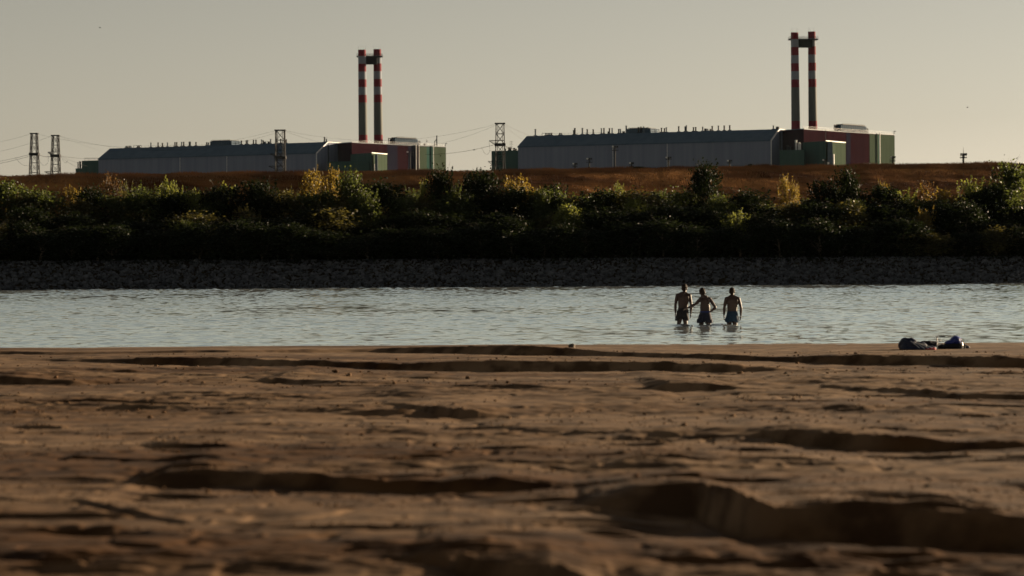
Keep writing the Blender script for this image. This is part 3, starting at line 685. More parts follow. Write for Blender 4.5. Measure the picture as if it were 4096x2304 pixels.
for a, b, sg, r in [
    (W(-250, 590, 1100), W(126, 535, 1000), 1.5, .03), (W(-250, 632, 1100), W(211, 543, 1010), 2.0, .035),
    (W(148, 535, 1000), W(1104, 522, 985), 5.5, .03), (W(233, 543, 1010), W(1135, 522, 985), 6.0, .03),
    (W(1140, 522, 985), W(1986, 496, 960), 4.5, .03), (W(1138, 524, 985), W(1986, 500, 960), 7.5, .03),
    (W(2016, 495, 960), W(2145, 549, 1335), .5, .03), (W(2016, 500, 960), W(2100, 563, 1330), .4, .025),
    (W(-250, 668, 1100), W(122, 617, 1000), 1.2, .06), (W(-250, 680, 1100), W(122, 624, 1000), 1.2, .06),
    (W(152, 618, 1000), W(208, 626, 1010), .4, .09), (W(241, 624, 1010), W(394, 634, 1300), .4, .07),
    (W(241, 626, 1010), W(310, 670, 1300), .3, .05), (W(241, 622, 1010), W(350, 665, 1300), .3, .04),
    (W(240, 545, 1010), W(440, 615, 1350), .3, .025),
    (W(1700, 618, 985), W(1974, 580, 960), .8, .06), (W(2016, 582, 960), W(2072, 603, 1300), .1, .08), (W(2014, 580, 960), W(2036, 598, 1290), .1, .07),
]: wire(wl_, a, b, sg, r)
# drooping jumper loops, each hanging from its pylon: same kind of wire
for a, b, sg in [(W(62, 630, 1000), W(118, 660, 1000), 1.2), (W(155, 636, 1005), W(192, 650, 1005), 1.6), (W(250, 636, 1010), W(272, 640, 1010), 1.2), (W(1927, 588, 960), W(1961, 602, 960), 1.9), (W(193, 610, 1010), W(193, 648, 1010), 0), (W(1956, 564, 960), W(1960, 606, 960), 0)]:
    wire('short drooping jumper cable hanging beside a pylon', a, b, sg, .045, 'jumper cables at the pylons')
# ---------------------------------------------------------------- riprap stones
def stone_mesh(seed, sub=1):
    bm = bmesh.new(); bmesh.ops.create_icosphere(bm, subdivisions=sub, radius=0.5)
    rr = random.Random(seed); ax = [Vector((rr.uniform(-1, 1), rr.uniform(-1, 1), rr.uniform(-1, 1))).normalized() for _ in range(7)]
    cut = [rr.uniform(.28, .42) for _ in ax]
    for v in bm.verts:
        for a, c in zip(ax, cut):
            d = v.co.dot(a)
            if d > c: v.co -= a * (d - c)
        v.co *= 1 + rr.uniform(-.08, .08)
        v.co.z *= .7
    V = np.array([v.co[:] for v in bm.verts]); F = np.array([[v.index for v in f.verts] for f in bm.faces]); bm.free(); return V, F
STONES = [stone_mesh(i) for i in range(8)]
def rotm(n):
    q = RNG.normal(size=(n, 4)); q /= np.linalg.norm(q, axis=1)[:, None]; w_, x, y, z = q.T
    return np.stack([1 - 2 * (y * y + z * z), 2 * (x * y - z * w_), 2 * (x * z + y * w_), 2 * (x * y + z * w_), 1 - 2 * (x * x + z * z), 2 * (y * z - x * w_), 2 * (x * z - y * w_), 2 * (y * z + x * w_), 1 - 2 * (x * x + y * y)], 1).reshape(n, 3, 3)
NS = 26000
sx = RNG.uniform(-62, 62, NS); ss = RNG.uniform(-0.6, 6.8, NS) ; sy = shore(sx) + ss
size = RNG.gamma(2.2, 0.062, NS) + 0.08
mid_boost = np.clip(1.15 - np.abs(ss - 2) * .08, .7, 1.2); size *= mid_boost
sz = far_z(sx, sy) + 0.05
rot = rotm(NS)
big = np.argsort(-size * (np.abs(sx) < 41) * (ss > 0.2) * (ss < 5.5))[:300]
bigset = set(big.tolist())
Vs, Fs, off = [], [], 0
for k in range(8):
    idx = np.array([i for i in range(k, NS, 8) if i not in bigset]); V, F = STONES[k]
    VV = np.einsum('nij,vj->nvi', rot[idx], V) * size[idx][:, None, None] * np.array([1.15, 1, .85]) + np.stack([sx[idx], sy[idx], sz[idx]], 1)[:, None, :]
    Vs.append(VV.reshape(-1, 3)); Fs.append((F[None] + (np.arange(len(idx)) * len(V))[:, None, None]).reshape(-1, 3) + off); off += len(idx) * len(V)
rp = meshobj('riprap_stones', np.concatenate(Vs), np.concatenate(Fs), M['rock']); tag(rp, 'mass of grey riprap stones lining the far waterline', 'stones', None, 'stuff')
protos = []
for k in range(8):
    V, F = stone_mesh(k + 50, 2); me = bpy.data.meshes.new('stone'); me.from_pydata(V.tolist(), [], F.tolist()); me.materials.append(M['rock']); protos.append(me)
for n_, i in enumerate(big):
    o = bpy.data.objects.new('stone', protos[n_ % 8]); COL.objects.link(o); o.location = (sx[i], sy[i], sz[i] + .06)
    o.rotation_euler = (random.uniform(-.5, .5), random.uniform(-.5, .5), random.uniform(0, 6.28)); o.scale = (size[i] * 1.15, size[i], size[i])
    tag(o, 'larger grey stone set in the riprap along the far waterline', 'stone', 'larger stones in the riprap')

# ---------------------------------------------------------------- foliage
def leaves(P, size, seed, up=0.0):
    r = np.random.default_rng(seed); n = len(P)
    a = r.normal(size=(n, 3)); a[:, 2] += up; a /= np.linalg.norm(a, axis=1)[:, None]
    b = np.cross(a, r.normal(size=(n, 3))); b /= np.linalg.norm(b, axis=1)[:, None]
    s = size * r.uniform(.6, 1.3, n)[:, None]
    a = a * s; b = b * s * 0.62
    V = np.stack([P - a, P + b, P + a, P - b], 1).reshape(-1, 3)
    return V, np.arange(n * 4).reshape(n, 4)
def crown_mesh(kind, seed):
    r = np.random.default_rng(seed); pts = []
    # all crowns normalised: base z=0, height 1 m x 5, half width 1 m x 1.6
    H, Wd = 5.0, 1.6
    if kind == 'dense': nc, per, sg = 46, 85, .34
    elif kind == 'spiky': nc, per, sg = 22, 60, .26
    else: nc, per, sg = 26, 26, .34
    for k in range(nc):
        t = r.uniform(.02, 1) ** .8; th = r.uniform(0, 2 * math.pi)
        prof = math.sin(math.pi * min(1, .18 + .80 * t)) ** .6
        rad = Wd * prof * math.sqrt(r.uniform(.1, 1)) * r.uniform(.7, 1.15)
        c = np.array([rad * math.cos(th), rad * math.sin(th), H * (.04 + .84 * t)])
        pts.append(c + r.normal(size=(per, 3)) * np.array([sg, sg, sg * 1.1]))
    ns = {'dense': 16, 'spiky': 34, 'sparse': 22}[kind]
    for k in range(ns):
        th = r.uniform(0, 6.28); rad = Wd * r.uniform(.0, .85); z0 = H * r.uniform(.35, .8) if kind != 'dense' else H * r.uniform(.6, .82)
        ln = r.uniform(.6, 1.5) if kind != 'dense' else r.uniform(.4, 1.0); m_ = int(34 * ln)
        d = np.array([math.cos(th) * .25, math.sin(th) * .25, 1.0])
        t = r.uniform(0, 1, m_)[:, None]
        pts.append(np.array([rad * math.cos(th), rad * math.sin(th), z0]) + d * t * ln + r.normal(size=(m_, 3)) * .10 * (1.15 - t))
    P = np.concatenate(pts); P[:, 2] = np.clip(P[:, 2], .02, None)
    V, F = leaves(P, {'dense': .105, 'spiky': .095, 'sparse': .09}[kind], seed + 1)
    return V, F
def trunk_mesh(seed):
    r = random.Random(seed); m = MB(); 
    p = Vector((0, 0, -.3)); rad = .11
    for k in range(5):
        q = p + Vector((r.uniform(-.12, .12), r.uniform(-.12, .12), .85)); m.bar(p, q, rad, 6, rad * .8)
        for j in range(3):
            th = r.uniform(0, 6.28); e = q + Vector((math.cos(th) * .7, math.sin(th) * .7, r.uniform(.5, 1.0))); m.bar(q, e, rad * .45, 4, rad * .2)
            for _ in range(2):
                f = e + Vector((math.cos(th + r.uniform(-.8, .8)) * .4, math.sin(th + r.uniform(-.8, .8)) * .4, r.uniform(.2, .6))); m.bar(e, f, rad * .2, 3, rad * .08)
        p = q; rad *= .78
    return m
CROWN = {}
for kind, n_ in (('dense', 5), ('spiky', 5), ('sparse', 3)):
    CROWN[kind] = []
    for k in range(n_):
        V, F = crown_mesh(kind, 100 + k * 7 + len(kind) * 31)
        o = meshobj('crown', V, F, LEAF['dark']); CROWN[kind].append(o.data); bpy.data.objects.remove(o)
TRUNK = []
for k in range(3):
    o = trunk_mesh(k).build('trunk', M['bark']); TRUNK.append(o.data); bpy.data.objects.remove(o)
def gz(X, Y): return float(far_z(np.array([X]), np.array([Y]))[0])
def plant(name, lab, cat, px, pyt, wpx, s, kind, leaf, group=None, seed=None, base=None):
    X = at(px, 900, 232 + s).x
    for _ in range(4): Y = float(shore(X)) + s; X = at(px, pyt, Y).x
    zt = at(px, pyt, Y).z; zb = gz(X, Y) if base is None else base
    h = max(zt - zb, .6); wd = wpx / 2 * Y / FPX
    r = empty(name, (X, Y, zb), random.uniform(0, 6.28)); tag(r, lab, cat, group)
    me = CROWN[kind][random.randrange(len(CROWN[kind])) if seed is None else seed % len(CROWN[kind])]
    for nm, mesh, mt in (('crown', me, LEAF[leaf]), ('trunk', TRUNK[random.randrange(3)], M['bark'])):
        o = bpy.data.objects.new(nm, mesh); COL.objects.link(o); o.parent = r
        sxy = wd / 1.45 if nm == 'crown' else min(wd / 1.75, 1.2)
        o.scale = (sxy, sxy, h / 5.25)
        o.material_slots[0].link = 'OBJECT'; o.material_slots[0].material = mt
    return r
FEAT = [
 ('shrub','yellow shrub at the far left edge of the thicket',20,738,110,20,'spiky','yellow'),
 ('shrub','pale green shrub next to the yellow one at the left edge',95,728,90,24,'spiky','mid'),
 ('shrub','small green shrub with one pale shoot below the left pylon',165,752,90,24,'spiky','olive'),
 ('shrub','yellow shrub right of the two left pylons, lit on top',285,732,95,22,'spiky','yellow'),
 ('shrub','low yellow shrub lower down on the left bank',60,860,110,12,'spiky','olive'),
 ('shrub','small reddish shrub low on the left bank',100,880,60,11,'spiky','brown'),
 ('shrub','dim green shrub between yellow shrub and brown tree',370,770,110,21,'spiky','mid'),
 ('tree','thin brown tree rising over the embankment rim at left',440,676,100,24,'sparse','brown'),
 ('shrub','brownish shrub touching the right side of the thin brown tree',490,715,90,25,'sparse','olive'),
 ('shrub','green shrub with upright shoots right of the thin brown tree',560,728,110,22,'spiky','mid'),
 ('shrub','bright green shrub with two upright shoots in the left thicket',655,700,100,21,'spiky','light'),
 ('shrub','leaning bright green shrub beside the two shoot shrub',710,724,80,19,'spiky','light'),
 ('shrub','bright low green shrub left of the broad bright bush',775,742,110,18,'spiky','light'),
 ('bush','broad bright green bush in the left thicket',885,722,140,20,'spiky','light'),
 ('shrub','low green bush lit alone near the dark lower bank at left',740,870,110,9,'spiky','mid'),
 ('shrub','small grey green bush lit low right of the broad bright bush',990,815,110,15,'spiky','olive'),
 ('bush','dim brownish bush below the left hall pylon',1040,738,150,26,'spiky','brown'),
 ('bush','dim olive bush right of the left hall pylon',1140,740,150,26,'spiky','olive'),
 ('tree','yellow leaved tree left of a twin in front of the left hall gable',1248,654,110,24,'spiky','yellow'),
 ('tree','yellow leaved tree with tall straight top before the teal annex',1325,650,85,23,'spiky','yellow'),
 ('tree','dark green tree with lit right side before the left teal annex',1392,656,120,20,'dense','mid'),
 ('bush','dark bush with glinting leaves at the foot of the left green annex',1450,745,130,15,'dense','mid'),
 ('bush','olive bush spread under the left reactor block',1560,748,170,27,'spiky','olive'),
 ('bush','low olive bush left of the dark tree at the left plant corner',1650,740,130,26,'spiky','mid'),
 ('tree','dark tree hiding the right corner of the left plant',1762,650,125,20,'dense','dark'),
 ('bush','bright edged bush hugging the left side of the dark corner tree',1698,700,60,21,'spiky','light'),
 ('bush','glinting green bush under the right side of the dark corner tree',1815,720,90,18,'spiky','mid'),
 ('tree','wide dark tree with spiky top in the gap between the plants',1925,658,175,21,'dense','dark'),
 ('bush','spiky shoots standing against the sky left of the central pylon',1880,672,90,23,'spiky','dark'),
 ('tree','golden yellow tree below the central pylon',2062,690,130,22,'spiky','yellow'),
 ('bush','golden bush right of the golden tree',2120,728,80,20,'spiky','yellow'),
 ('bush','round dark bush right of the golden bushes',2215,716,110,19,'dense','dark'),
 ('bush','dark bush standing between golden tree and round bush',2165,745,90,17,'dense','mid'),
 ('bush','glinting green bush lower right of the round dark bush',2265,800,110,12,'dense','light'),
 ('bush','broad mid green bush before the reddish slope',2440,745,180,20,'dense','mid'),
 ('shrub','small pale green sprig rising over the broad mid green bush',2472,716,45,24,'spiky','light'),
 ('bush','light topped bush right of the broad mid green bush',2540,775,120,16,'dense','light'),
 ('bush','low dull green bush left of the round tree',2640,748,170,25,'spiky','mid'),
 ('tree','round very dark tree cut against the right turbine hall',2815,636,145,19,'dense','dark'),
 ('bush','dark green bush at the lower right of the round tree',2880,770,130,15,'dense','mid'),
 ('bush','grey green glinting bush low between the dark trees',2940,830,120,10,'spiky','light'),
 ('bush','flat olive bush between the round tree and the yellow shrub',2990,770,200,25,'spiky','olive'),
 ('shrub','pale yellow spiky shrub in front of the embankment',3140,686,75,26,'spiky','yellow'),
 ('shrub','smaller pale yellow shrub just right of the spiky one',3178,722,50,26,'spiky','yellow'),
 ('bush','low green bush right below the pale yellow shrub',3090,800,180,20,'spiky','mid'),
 ('tree','large dark tree below the right reactor building',3300,700,160,18,'dense','dark'),
 ('tree','tallest shoot topped dark tree below the green wall',3390,664,120,19,'dense','dark'),
 ('bush','glinting bush at the lower right of the large dark tree',3420,790,130,13,'dense','light'),
 ('shrub','slim yellow shrub alone right of the large dark tree',3532,716,50,26,'spiky','yellow'),
 ('bush','mid green bush right of the slim yellow shrub',3620,750,130,20,'spiky','light'),
 ('bush','dark reddish bush against the embankment at right',3700,712,110,27,'sparse','brown'),
 ('bush','yellow green bush before the right part of the embankment',3760,738,140,20,'spiky','yellow'),
 ('bush','bright green bush left of the right edge tree',3885,700,130,21,'spiky','light'),
 ('bush','small golden bush low in the right thicket',3700,826,90,12,'spiky','yellow'),
 ('bush','dark bush in front of the right edge tree',3970,730,130,18,'dense','dark'),
 ('tree','tall tree with glinting leaves at the right edge',4050,622,180,20,'dense','mid'),
]
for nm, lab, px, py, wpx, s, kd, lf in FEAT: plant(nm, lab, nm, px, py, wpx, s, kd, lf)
rr = random.Random(5)
gen = {0: 'dark shaded bush in the lowest row of the far bank thicket', 1: 'dark green bush in the middle of the far bank thicket', 2: 'low dim bush in the upper row of the far bank thicket'}
for row, (s, top, jit, wpx, step) in enumerate([(7.6, 905, 36, 170, 98), (12.5, 862, 62, 190, 112), (19, 768, 46, 175, 92)]):
    px = -420
    while px < 4560:
        t = top - (12 if px > 2000 else 0) + rr.uniform(-jit, jit)
        if row == 2 and px < 2000: t -= 24
        if row == 2 and 2850 < px < 3300: t += 25
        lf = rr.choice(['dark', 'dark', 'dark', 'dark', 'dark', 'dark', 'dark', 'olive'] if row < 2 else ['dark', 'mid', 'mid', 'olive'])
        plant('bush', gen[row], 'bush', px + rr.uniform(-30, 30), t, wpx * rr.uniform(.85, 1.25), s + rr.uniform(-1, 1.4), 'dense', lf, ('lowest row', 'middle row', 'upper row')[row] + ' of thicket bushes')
        px += step * rr.uniform(.8, 1.2)
# undergrowth that nobody could count + grass on the embankment
P = []; n_ = 60000
ux = RNG.uniform(-70, 70, n_); us = RNG.uniform(5.0, 31, n_); uy = shore(ux) + us
us_keep = us > 5.6 + 1.6 * fbm(ux * .3, ux * 0 + 4, 4); ux, uy = ux[us_keep], uy[us_keep]; n_ = len(ux)
uz = far_z(ux, uy) + np.abs(RNG.normal(0, .35, n_)) * (1 + 1.5 * np.clip(fbm(ux * .4, uy * .4, 3) + .2, 0, 1))
V, F = leaves(np.stack([ux, uy, uz], 1), .15, 77)
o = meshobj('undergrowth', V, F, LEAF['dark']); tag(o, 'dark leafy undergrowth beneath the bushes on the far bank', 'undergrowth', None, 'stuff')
P = []; n_ = 26000
ux = RNG.uniform(-70, 70, n_); us = RNG.uniform(27, 33, n_); uy = shore(ux) + us
uz = far_z(ux, uy) + np.abs(RNG.normal(0, .28, n_))
V, F = leaves(np.stack([ux, uy, uz], 1), .11, 78)
o = meshobj('weeds', V, F, LEAF['olive']); tag(o, 'low olive weeds along the foot of the embankment', 'weeds', None, 'stuff')
n_ = 130000
ux = RNG.uniform(-70, 70, n_); us = np.where(RNG.random(n_) < .35, RNG.uniform(47.5, 51, n_), RNG.uniform(31, 50, n_)); uy = shore(ux) + us
uz = far_z(ux, uy); h = RNG.uniform(.06, .22, n_) * (.6 + 1.6 * np.clip(.5 + fbm(ux * .35, uy * .6, 3), 0, 1)); lx = RNG.normal(0, .06, n_); wdt = .022
b = np.stack([ux, uy, uz - .03], 1)
V = np.stack([b + [[-wdt, 0, 0]], b + [[wdt, 0, 0]], b + np.stack([lx, RNG.normal(0, .04, n_), h], 1)], 1).reshape(-1, 3)
o = meshobj('dry_grass', V, np.arange(n_ * 3).reshape(n_, 3), M['grass']); tag(o, 'dry reddish grass blades on the embankment', 'grass', None, 'stuff')
for lab, px, wpx, hpx in (('tiny round shrub on the embankment rim at right', 3021, 22, 14), ('flat tiny shrub on the rim right of the round one', 3082, 40, 10), ('low dark shrub on the rim before the right hall', 2560, 60, 9)):
    D = crestD(0) + 14 * .2; X = at(px, 670, 284).x; Y = float(crestD(X)); zc = gz(X, Y); o_ = empty('shrub', (X, Y, zc)); tag(o_, lab, 'shrub')
    for nm, me, mt in (('crown', CROWN['dense'][1], LEAF['dark']), ('trunk', TRUNK[0], M['bark'])):
        q = bpy.data.objects.new(nm, me); COL.objects.link(q); q.parent = o_; q.scale = ((wpx / 3.4) * Y / FPX, (wpx / 3.4) * Y / FPX, hpx * Y / FPX / 5) if nm == 'crown' else (.1, .1, hpx * Y / FPX / 6)
        q.material_slots[0].link = 'OBJECT'; q.material_slots[0].material = mt

# ---------------------------------------------------------------- people
def tube(m, nodes, n=14, sub=4):
    """nodes: (x,y,z,rx,ry); smooth swept ellipse, rx across, ry front-back"""
    P = np.array(nodes, float); k = len(P); T = np.linspace(0, k - 1, (k - 1) * sub + 1); Q = []
    for t in T:
        i = min(int(t), k - 2); f = t - i; p0 = P[max(i - 1, 0)]; p1 = P[i]; p2 = P[i + 1]; p3 = P[min(i + 2, k - 1)]
        Q.append(.5 * ((2 * p1) + (-p0 + p2) * f + (2 * p0 - 5 * p1 + 4 * p2 - p3) * f * f + (-p0 + 3 * p1 - 3 * p2 + p3) * f ** 3))
    Q = np.array(Q); V = []
    for i, q in enumerate(Q):
        d = Vector(Q[min(i + 1, len(Q) - 1)][:3] - Q[max(i - 1, 0)][:3]).normalized()
        yv = Vector((0, 1, 0)); xv = yv.cross(d)
        if xv.length < .3: xv = Vector((1, 0, 0))
        xv.normalize(); yv = d.cross(xv).normalized()
        for j in range(n):
            a = 2 * math.pi * j / n; V.append(Vector(q[:3]) + xv * q[3] * math.cos(a) + yv * q[4] * math.sin(a))
    L = len(Q); F = [(i * n + j, i * n + (j + 1) % n, (i + 1) * n + (j + 1) % n, (i + 1) * n + j) for i in range(L - 1) for j in range(n)]
    c0 = len(V); V.append(Vector(Q[0][:3])); V.append(Vector(Q[-1][:3]))
    F += [(c0, (j + 1) % n, j) for j in range(n)] + [(c0 + 1, (L - 1) * n + j, (L - 1) * n + (j + 1) % n) for j in range(n)]
    m.add(V, F)
def ball(m, c, r, rot=None):
    bm = bmesh.new(); bmesh.ops.create_icosphere(bm, subdivisions=3, radius=1); c = Vector(c)
    V = [c + (rot @ Vector((v.co.x * r[0], v.co.y * r[1], v.co.z * r[2])) if rot else Vector((v.co.x * r[0], v.co.y * r[1], v.co.z * r[2]))) for v in bm.verts]
    F = [[v.index for v in f.verts] for f in bm.faces]; bm.free(); m.add(V, F)
def fuse(m, name, mt, parent, vox, smooth=3):
    o = m.build(name, mt, parent); md = o.modifiers.new('r', 'REMESH'); md.mode = 'VOXEL'; md.voxel_size = vox; md.use_smooth_shade = True
    s_ = o.modifiers.new('s', 'SMOOTH'); s_.iterations = smooth; s_.factor = .5
    dg = bpy.context.evaluated_depsgraph_get(); me = bpy.data.meshes.new_from_object(o.evaluated_get(dg)); o.modifiers.clear(); o.data = me
    if not me.materials: me.materials.append(mt)
    me.polygons.foreach_set('use_smooth', [True] * len(me.polygons)); return o
def hand(m, wrist, dirv, palm, curl, side, s=1.0, spread=.0):
    """wrist point, direction of the fingers, direction across the palm toward the thumb"""
    w_, d, t = Vector(wrist), Vector(dirv).normalized(), Vector(palm).normalized(); n = d.cross(t).normalized() * side
    ball(m, w_ + d * .045 * s, (.001, .001, .001))
    Rm = Matrix((t, n, d)).transposed()
    ball(m, w_ + d * .05 * s, (.040 * s, .017 * s, .052 * s), Rm)
    for k, (off, ln) in enumerate(((.030, .072), (.010, .082), (-.011, .076), (-.030, .060))):
        p = w_ + d * .085 * s + t * off * s; nodes = [(*p, .0105, .0105)]; dd = d + t * off * spread; a = 0
        for sg in range(3):
            a += curl * (.6 + .25 * k / 3); q = p + (dd * math.cos(a) - n * math.sin(a)) * ln * s * (.42, .32, .26)[sg]; nodes.append((*q, .0095 - sg * .0008, .0095 - sg * .0008)); p = q
        tube(m, nodes, 8, 2)
    p = w_ + d * .02 * s + t * .034 * s; q = p + (t * .6 + d * .8) * .035 * s - n * .01; r_ = q + (t * .15 + d * .95) * .03 * s - n * .012; tube(m, [(*p, .014, .014), (*q, .011, .011), (*r_, .009, .009)], 8, 2)
def person(lab, X, Y, feet, spec):
    root = empty('person', (X, Y, feet)); tag(root, lab, 'person', 'three men wading in the river')
    m = MB(); S = spec; hx, hz = S['hip']; sL, sR = S['shL'], S['shR']
    cz = (sL[1] + sR[1]) / 2; cx = (sL[0] + sR[0]) / 2; sw = (sR[0] - sL[0]) / 2; nk = S['neck']; hd = S['head']; wz = S['waist']
    # torso, from the pelvis to the neck
    tube(m, [(hx, 0, hz - .12, .13, .10), (hx, 0, hz, .155, .115), (hx * .8 + cx * .2, 0, hz + .12, .150, .10), (hx * .5 + cx * .5, .005, hz + .25, .160, .105), (cx, .0, cz - .16, sw * .86, .118), (cx, .0, cz - .06, sw * .90, .112), (cx, .0, cz + .005, sw * .70, .085), (nk[0] * .6 + cx * .4, .0, cz + .045, .085, .07), (nk[0], .01, nk[1], .056, .058), (hd[0], .02, hd[1] - .04, .055, .06)], 20)
    # shoulder blades and trapezius
    for sx_, sh in ((-1, sL), (1, sR)):
        ball(m, (sh[0] * .55 + cx * .45, -.085, cz - .11), (.055, .035, .085))
        ball(m, (sh[0] - sx_ * .015, 0, sh[1] - .035), (.062, .062, .066))
        tube(m, [(nk[0] + sx_ * .02, 0, nk[1] - .01, .04, .045), (sh[0] * .55 + nk[0] * .45, 0, (sh[1] + nk[1]) / 2 - .018, .034, .045), (sh[0] - sx_ * .02, 0, sh[1] - .01, .04, .045)], 10)
    # head
    Rh = Matrix.Rotation(S['tilt'], 3, 'Y') @ Matrix.Rotation(S.get('nod', 0), 3, 'X') @ Matrix.Rotation(S['turn'], 3, 'Z'); H = Vector((hd[0], .02, hd[1] + .045)); k = S.get('hs', 1.1)
    def hp(x, y, z): return H + Rh @ Vector((x * k, y * k, z * k))
    ball(m, hp(0, -.008, .02), (.074 * k, .094 * k, .092 * k), Rh); ball(m, hp(0, .025, -.055), (.056 * k, .066 * k, .066 * k), Rh)
    ball(m, hp(0, .06, -.09), (.03 * k, .028 * k, .024 * k), Rh)
    tube(m, [(*hp(0, .082, .022), .010, .010), (*hp(0, .104, -.02), .017, .014)], 8, 2)
    for sx_ in (-1, 1): ball(m, hp(sx_ * .078, -.002, -.008), (.012 * k, .022 * k, .034 * k), Rh); ball(m, hp(sx_ * .03, .078, .032), (.022 * k, .012 * k, .008 * k), Rh)
    ball(m, hp(0, .088, -.052), (.026 * k, .008 * k, .006 * k), Rh); ball(m, hp(0, .086, -.064), (.022 * k, .009 * k, .007 * k), Rh)
    # arms: shoulder, elbow, wrist
    for key, sx_ in (('armL', -1), ('armR', 1)):
        (s0, e, w_) = S[key]; s0, e, w_ = Vector(s0), Vector(e), Vector(w_)
        a = s0.lerp(e, .45); b = e.lerp(w_, .28)
        tube(m, [(*s0, .056, .058), (*a, .054, .056), (*s0.lerp(e, .8), .045, .046), (*e, .041, .042), (*b, .046, .044), (*e.lerp(w_, .7), .036, .034), (*w_, .027, .023)], 14, 3)
        hd_ = S[key + 'h']; hand(m, w_, hd_[0], hd_[1], hd_[2], hd_[3])
    # legs
    for lx, ly in (S['legL'], S['legR']):
        x0 = hx + (lx - hx) * .62
        tube(m, [(x0, 0, hz - .02, .085, .095), (hx + (lx - hx) * .75, 0, hz - .20, .082, .088), (lx * .95 + hx * .05, ly * .5, hz - .38, .064, .066), (lx, ly, .47, .050, .052), (lx, ly - .015, .36, .054, .058), (lx, ly, .20, .042, .044), (lx, ly, .08, .034, .036)], 16)
        tube(m, [(lx, ly - .05, .045, .034, .034), (lx, ly + .05, .045, .040, .036), (lx, ly + .17, .028, .040, .022)], 12)
    body = fuse(m, 'body', M['skin'], root, .0058, 3)
    for sx_ in (-1, 1):
        e = MB(); ball(e, hp(sx_ * .03, .084, .018), (.011, .008, .009), Rh); e.build('eye', M['white_trim'], root, True)
    # hair
    m = MB(); ball(m, hp(0, -.012, .036), (.083 * k, .103 * k, .090 * k), Rh); ball(m, hp(0, -.052, -.018), (.066 * k, .055 * k, .062 * k), Rh)
    rnd = random.Random(int(X * 100)); am = S.get('messy', .012)
    for _ in range(90):
        th = rnd.uniform(0, 6.28); ph = rnd.uniform(-.1, 1.4); ball(m, hp(.074 * math.cos(th) * math.cos(ph), -.014 + .094 * math.sin(th) * math.cos(ph), .038 + .086 * math.sin(ph)), (am, am, am * 1.5))
    hr = fuse(m, 'hair', M['hair'], root, .006, 2)
    for v in hr.data.vertices:      # open the hair at the face
        l = Rh.inverted() @ (v.co - H)
        if l.y > .06 * k and l.z < .05 * k: v.co -= Rh @ Vector((0, (l.y - .058 * k), 0))
    # swimming shorts
    m = MB(); hem = S['hem']; lx, ly = S['legL']; rx, ry = S['legR']; fl = S.get('flare', 1.)
    tube(m, [(hx, 0, wz, .158, .118), (hx, 0, wz - .08, .178, .132), (hx, 0, hz - .06, .176, .138), (hx, 0, hz - .17, .150, .135)], 20)
    for l_, y_ in ((lx, ly), (rx, ry)):
        x0 = hx + (l_ - hx) * .60
        tube(m, [(x0, 0, hz + .02, .112, .132), (hx + (l_ - hx) * .8, y_ * .2, hz - .14, .112 * fl, .126), (l_ + (l_ - hx) * .10, y_ * .5, hem + .07, .100 * fl, .112), (l_ + (l_ - hx) * .06, y_ * .7, hem, .104 * fl, .110)], 18)
    for _ in range(16):
        th = rnd.uniform(0, 6.28); a = Vector((hx + .16 * math.cos(th), .12 * math.sin(th), rnd.uniform(hem + .15, wz - .05))); tube(m, [(*a, .006, .006), (*(a + Vector((rnd.uniform(-.03, .03), 0, -.10))), .016, .016), (*(a + Vector((rnd.uniform(-.04, .04), 0, -.2))), .006, .006)], 8, 2)
    if S.get('pocket'): ball(m, (hx - .17, -.03, wz - .16), (.04, .05, .07))
    sh = fuse(m, 'shorts', S['cloth'], root, .008, 2)
    m = MB(); tube(m, [(hx, 0, wz - .035, .166, .126), (hx, 0, wz + .012, .160, .120)], 24); wb = m.build('waistband', S['band'], sh, True)
    return root
M['cloth_black'] = mat('black swim cloth', (0.005, 0.005, 0.006), 0.8, (0.007, 0.007, 0.009), 8)
M['cloth_navy'] = mat('navy swim cloth', (0.005, 0.006, 0.016), 0.8, (0.006, 0.008, 0.02), 8)
M['cloth_blue'] = mat('blue swim cloth', (0.003, 0.017, 0.036), 0.8, (0.004, 0.021, 0.044), 8)
M['cloth_band'] = mat('bright blue band', (0.01, 0.02, 0.09), 0.8)
X1, X2, X3 = (p.x for p in PEOPLE_X)
Y1, Y2, Y3 = (p.y for p in PEOPLE_X)
person('shirtless man in black shorts standing leftmost in the river, dark tousled hair', X1, Y1, -.50, dict(
    hip=(0.0, .93), shL=(-.185, 1.485), shR=(.225, 1.475), neck=(.05, 1.555), head=(.055, 1.62), waist=1.04, tilt=.04, turn=-.35, messy=.015,
    armL=((-.18, 0, 1.44), (-.235, -.02, 1.16), (-.235, .04, .90)), armLh=((-.05, .10, -1), (.2, 1, 0), .35, -1),
    armR=((.215, 0, 1.44), (.262, -.03, 1.14), (.25, .03, .87)), armRh=((-.02, .10, -1), (-.2, 1, 0), .4, 1),
    legL=(-.135, .04), legR=(.085, -.03), hem=.67, cloth=M['cloth_black'], band=M['cloth_black']))
person('shirtless man in navy shorts in the middle, head bowed, left arm reaching to his neighbour', X2, Y2, -.60, dict(
    hip=(0.01, .93), shL=(-.16, 1.46), shR=(.165, 1.47), neck=(-.045, 1.56), head=(-.075, 1.595), waist=1.055, tilt=-.22, nod=-.35, turn=.3, messy=.013, hs=1.16,
    armL=((-.155, .0, 1.42), (-.30, .05, 1.275), (-.525, .12, 1.165)), armLh=((-1, .25, -.35), (0, .6, -.6), .25, -1),
    armR=((.17, 0, 1.42), (.325, -.06, 1.18), (.20, -.01, 1.055)), armRh=((-.8, .55, -.35), (.1, .6, .5), .25, 1),
    legL=(-.14, .0), legR=(.13, .02), hem=.70, flare=1.04, pocket=True, cloth=M['cloth_navy'], band=M['cloth_band']))
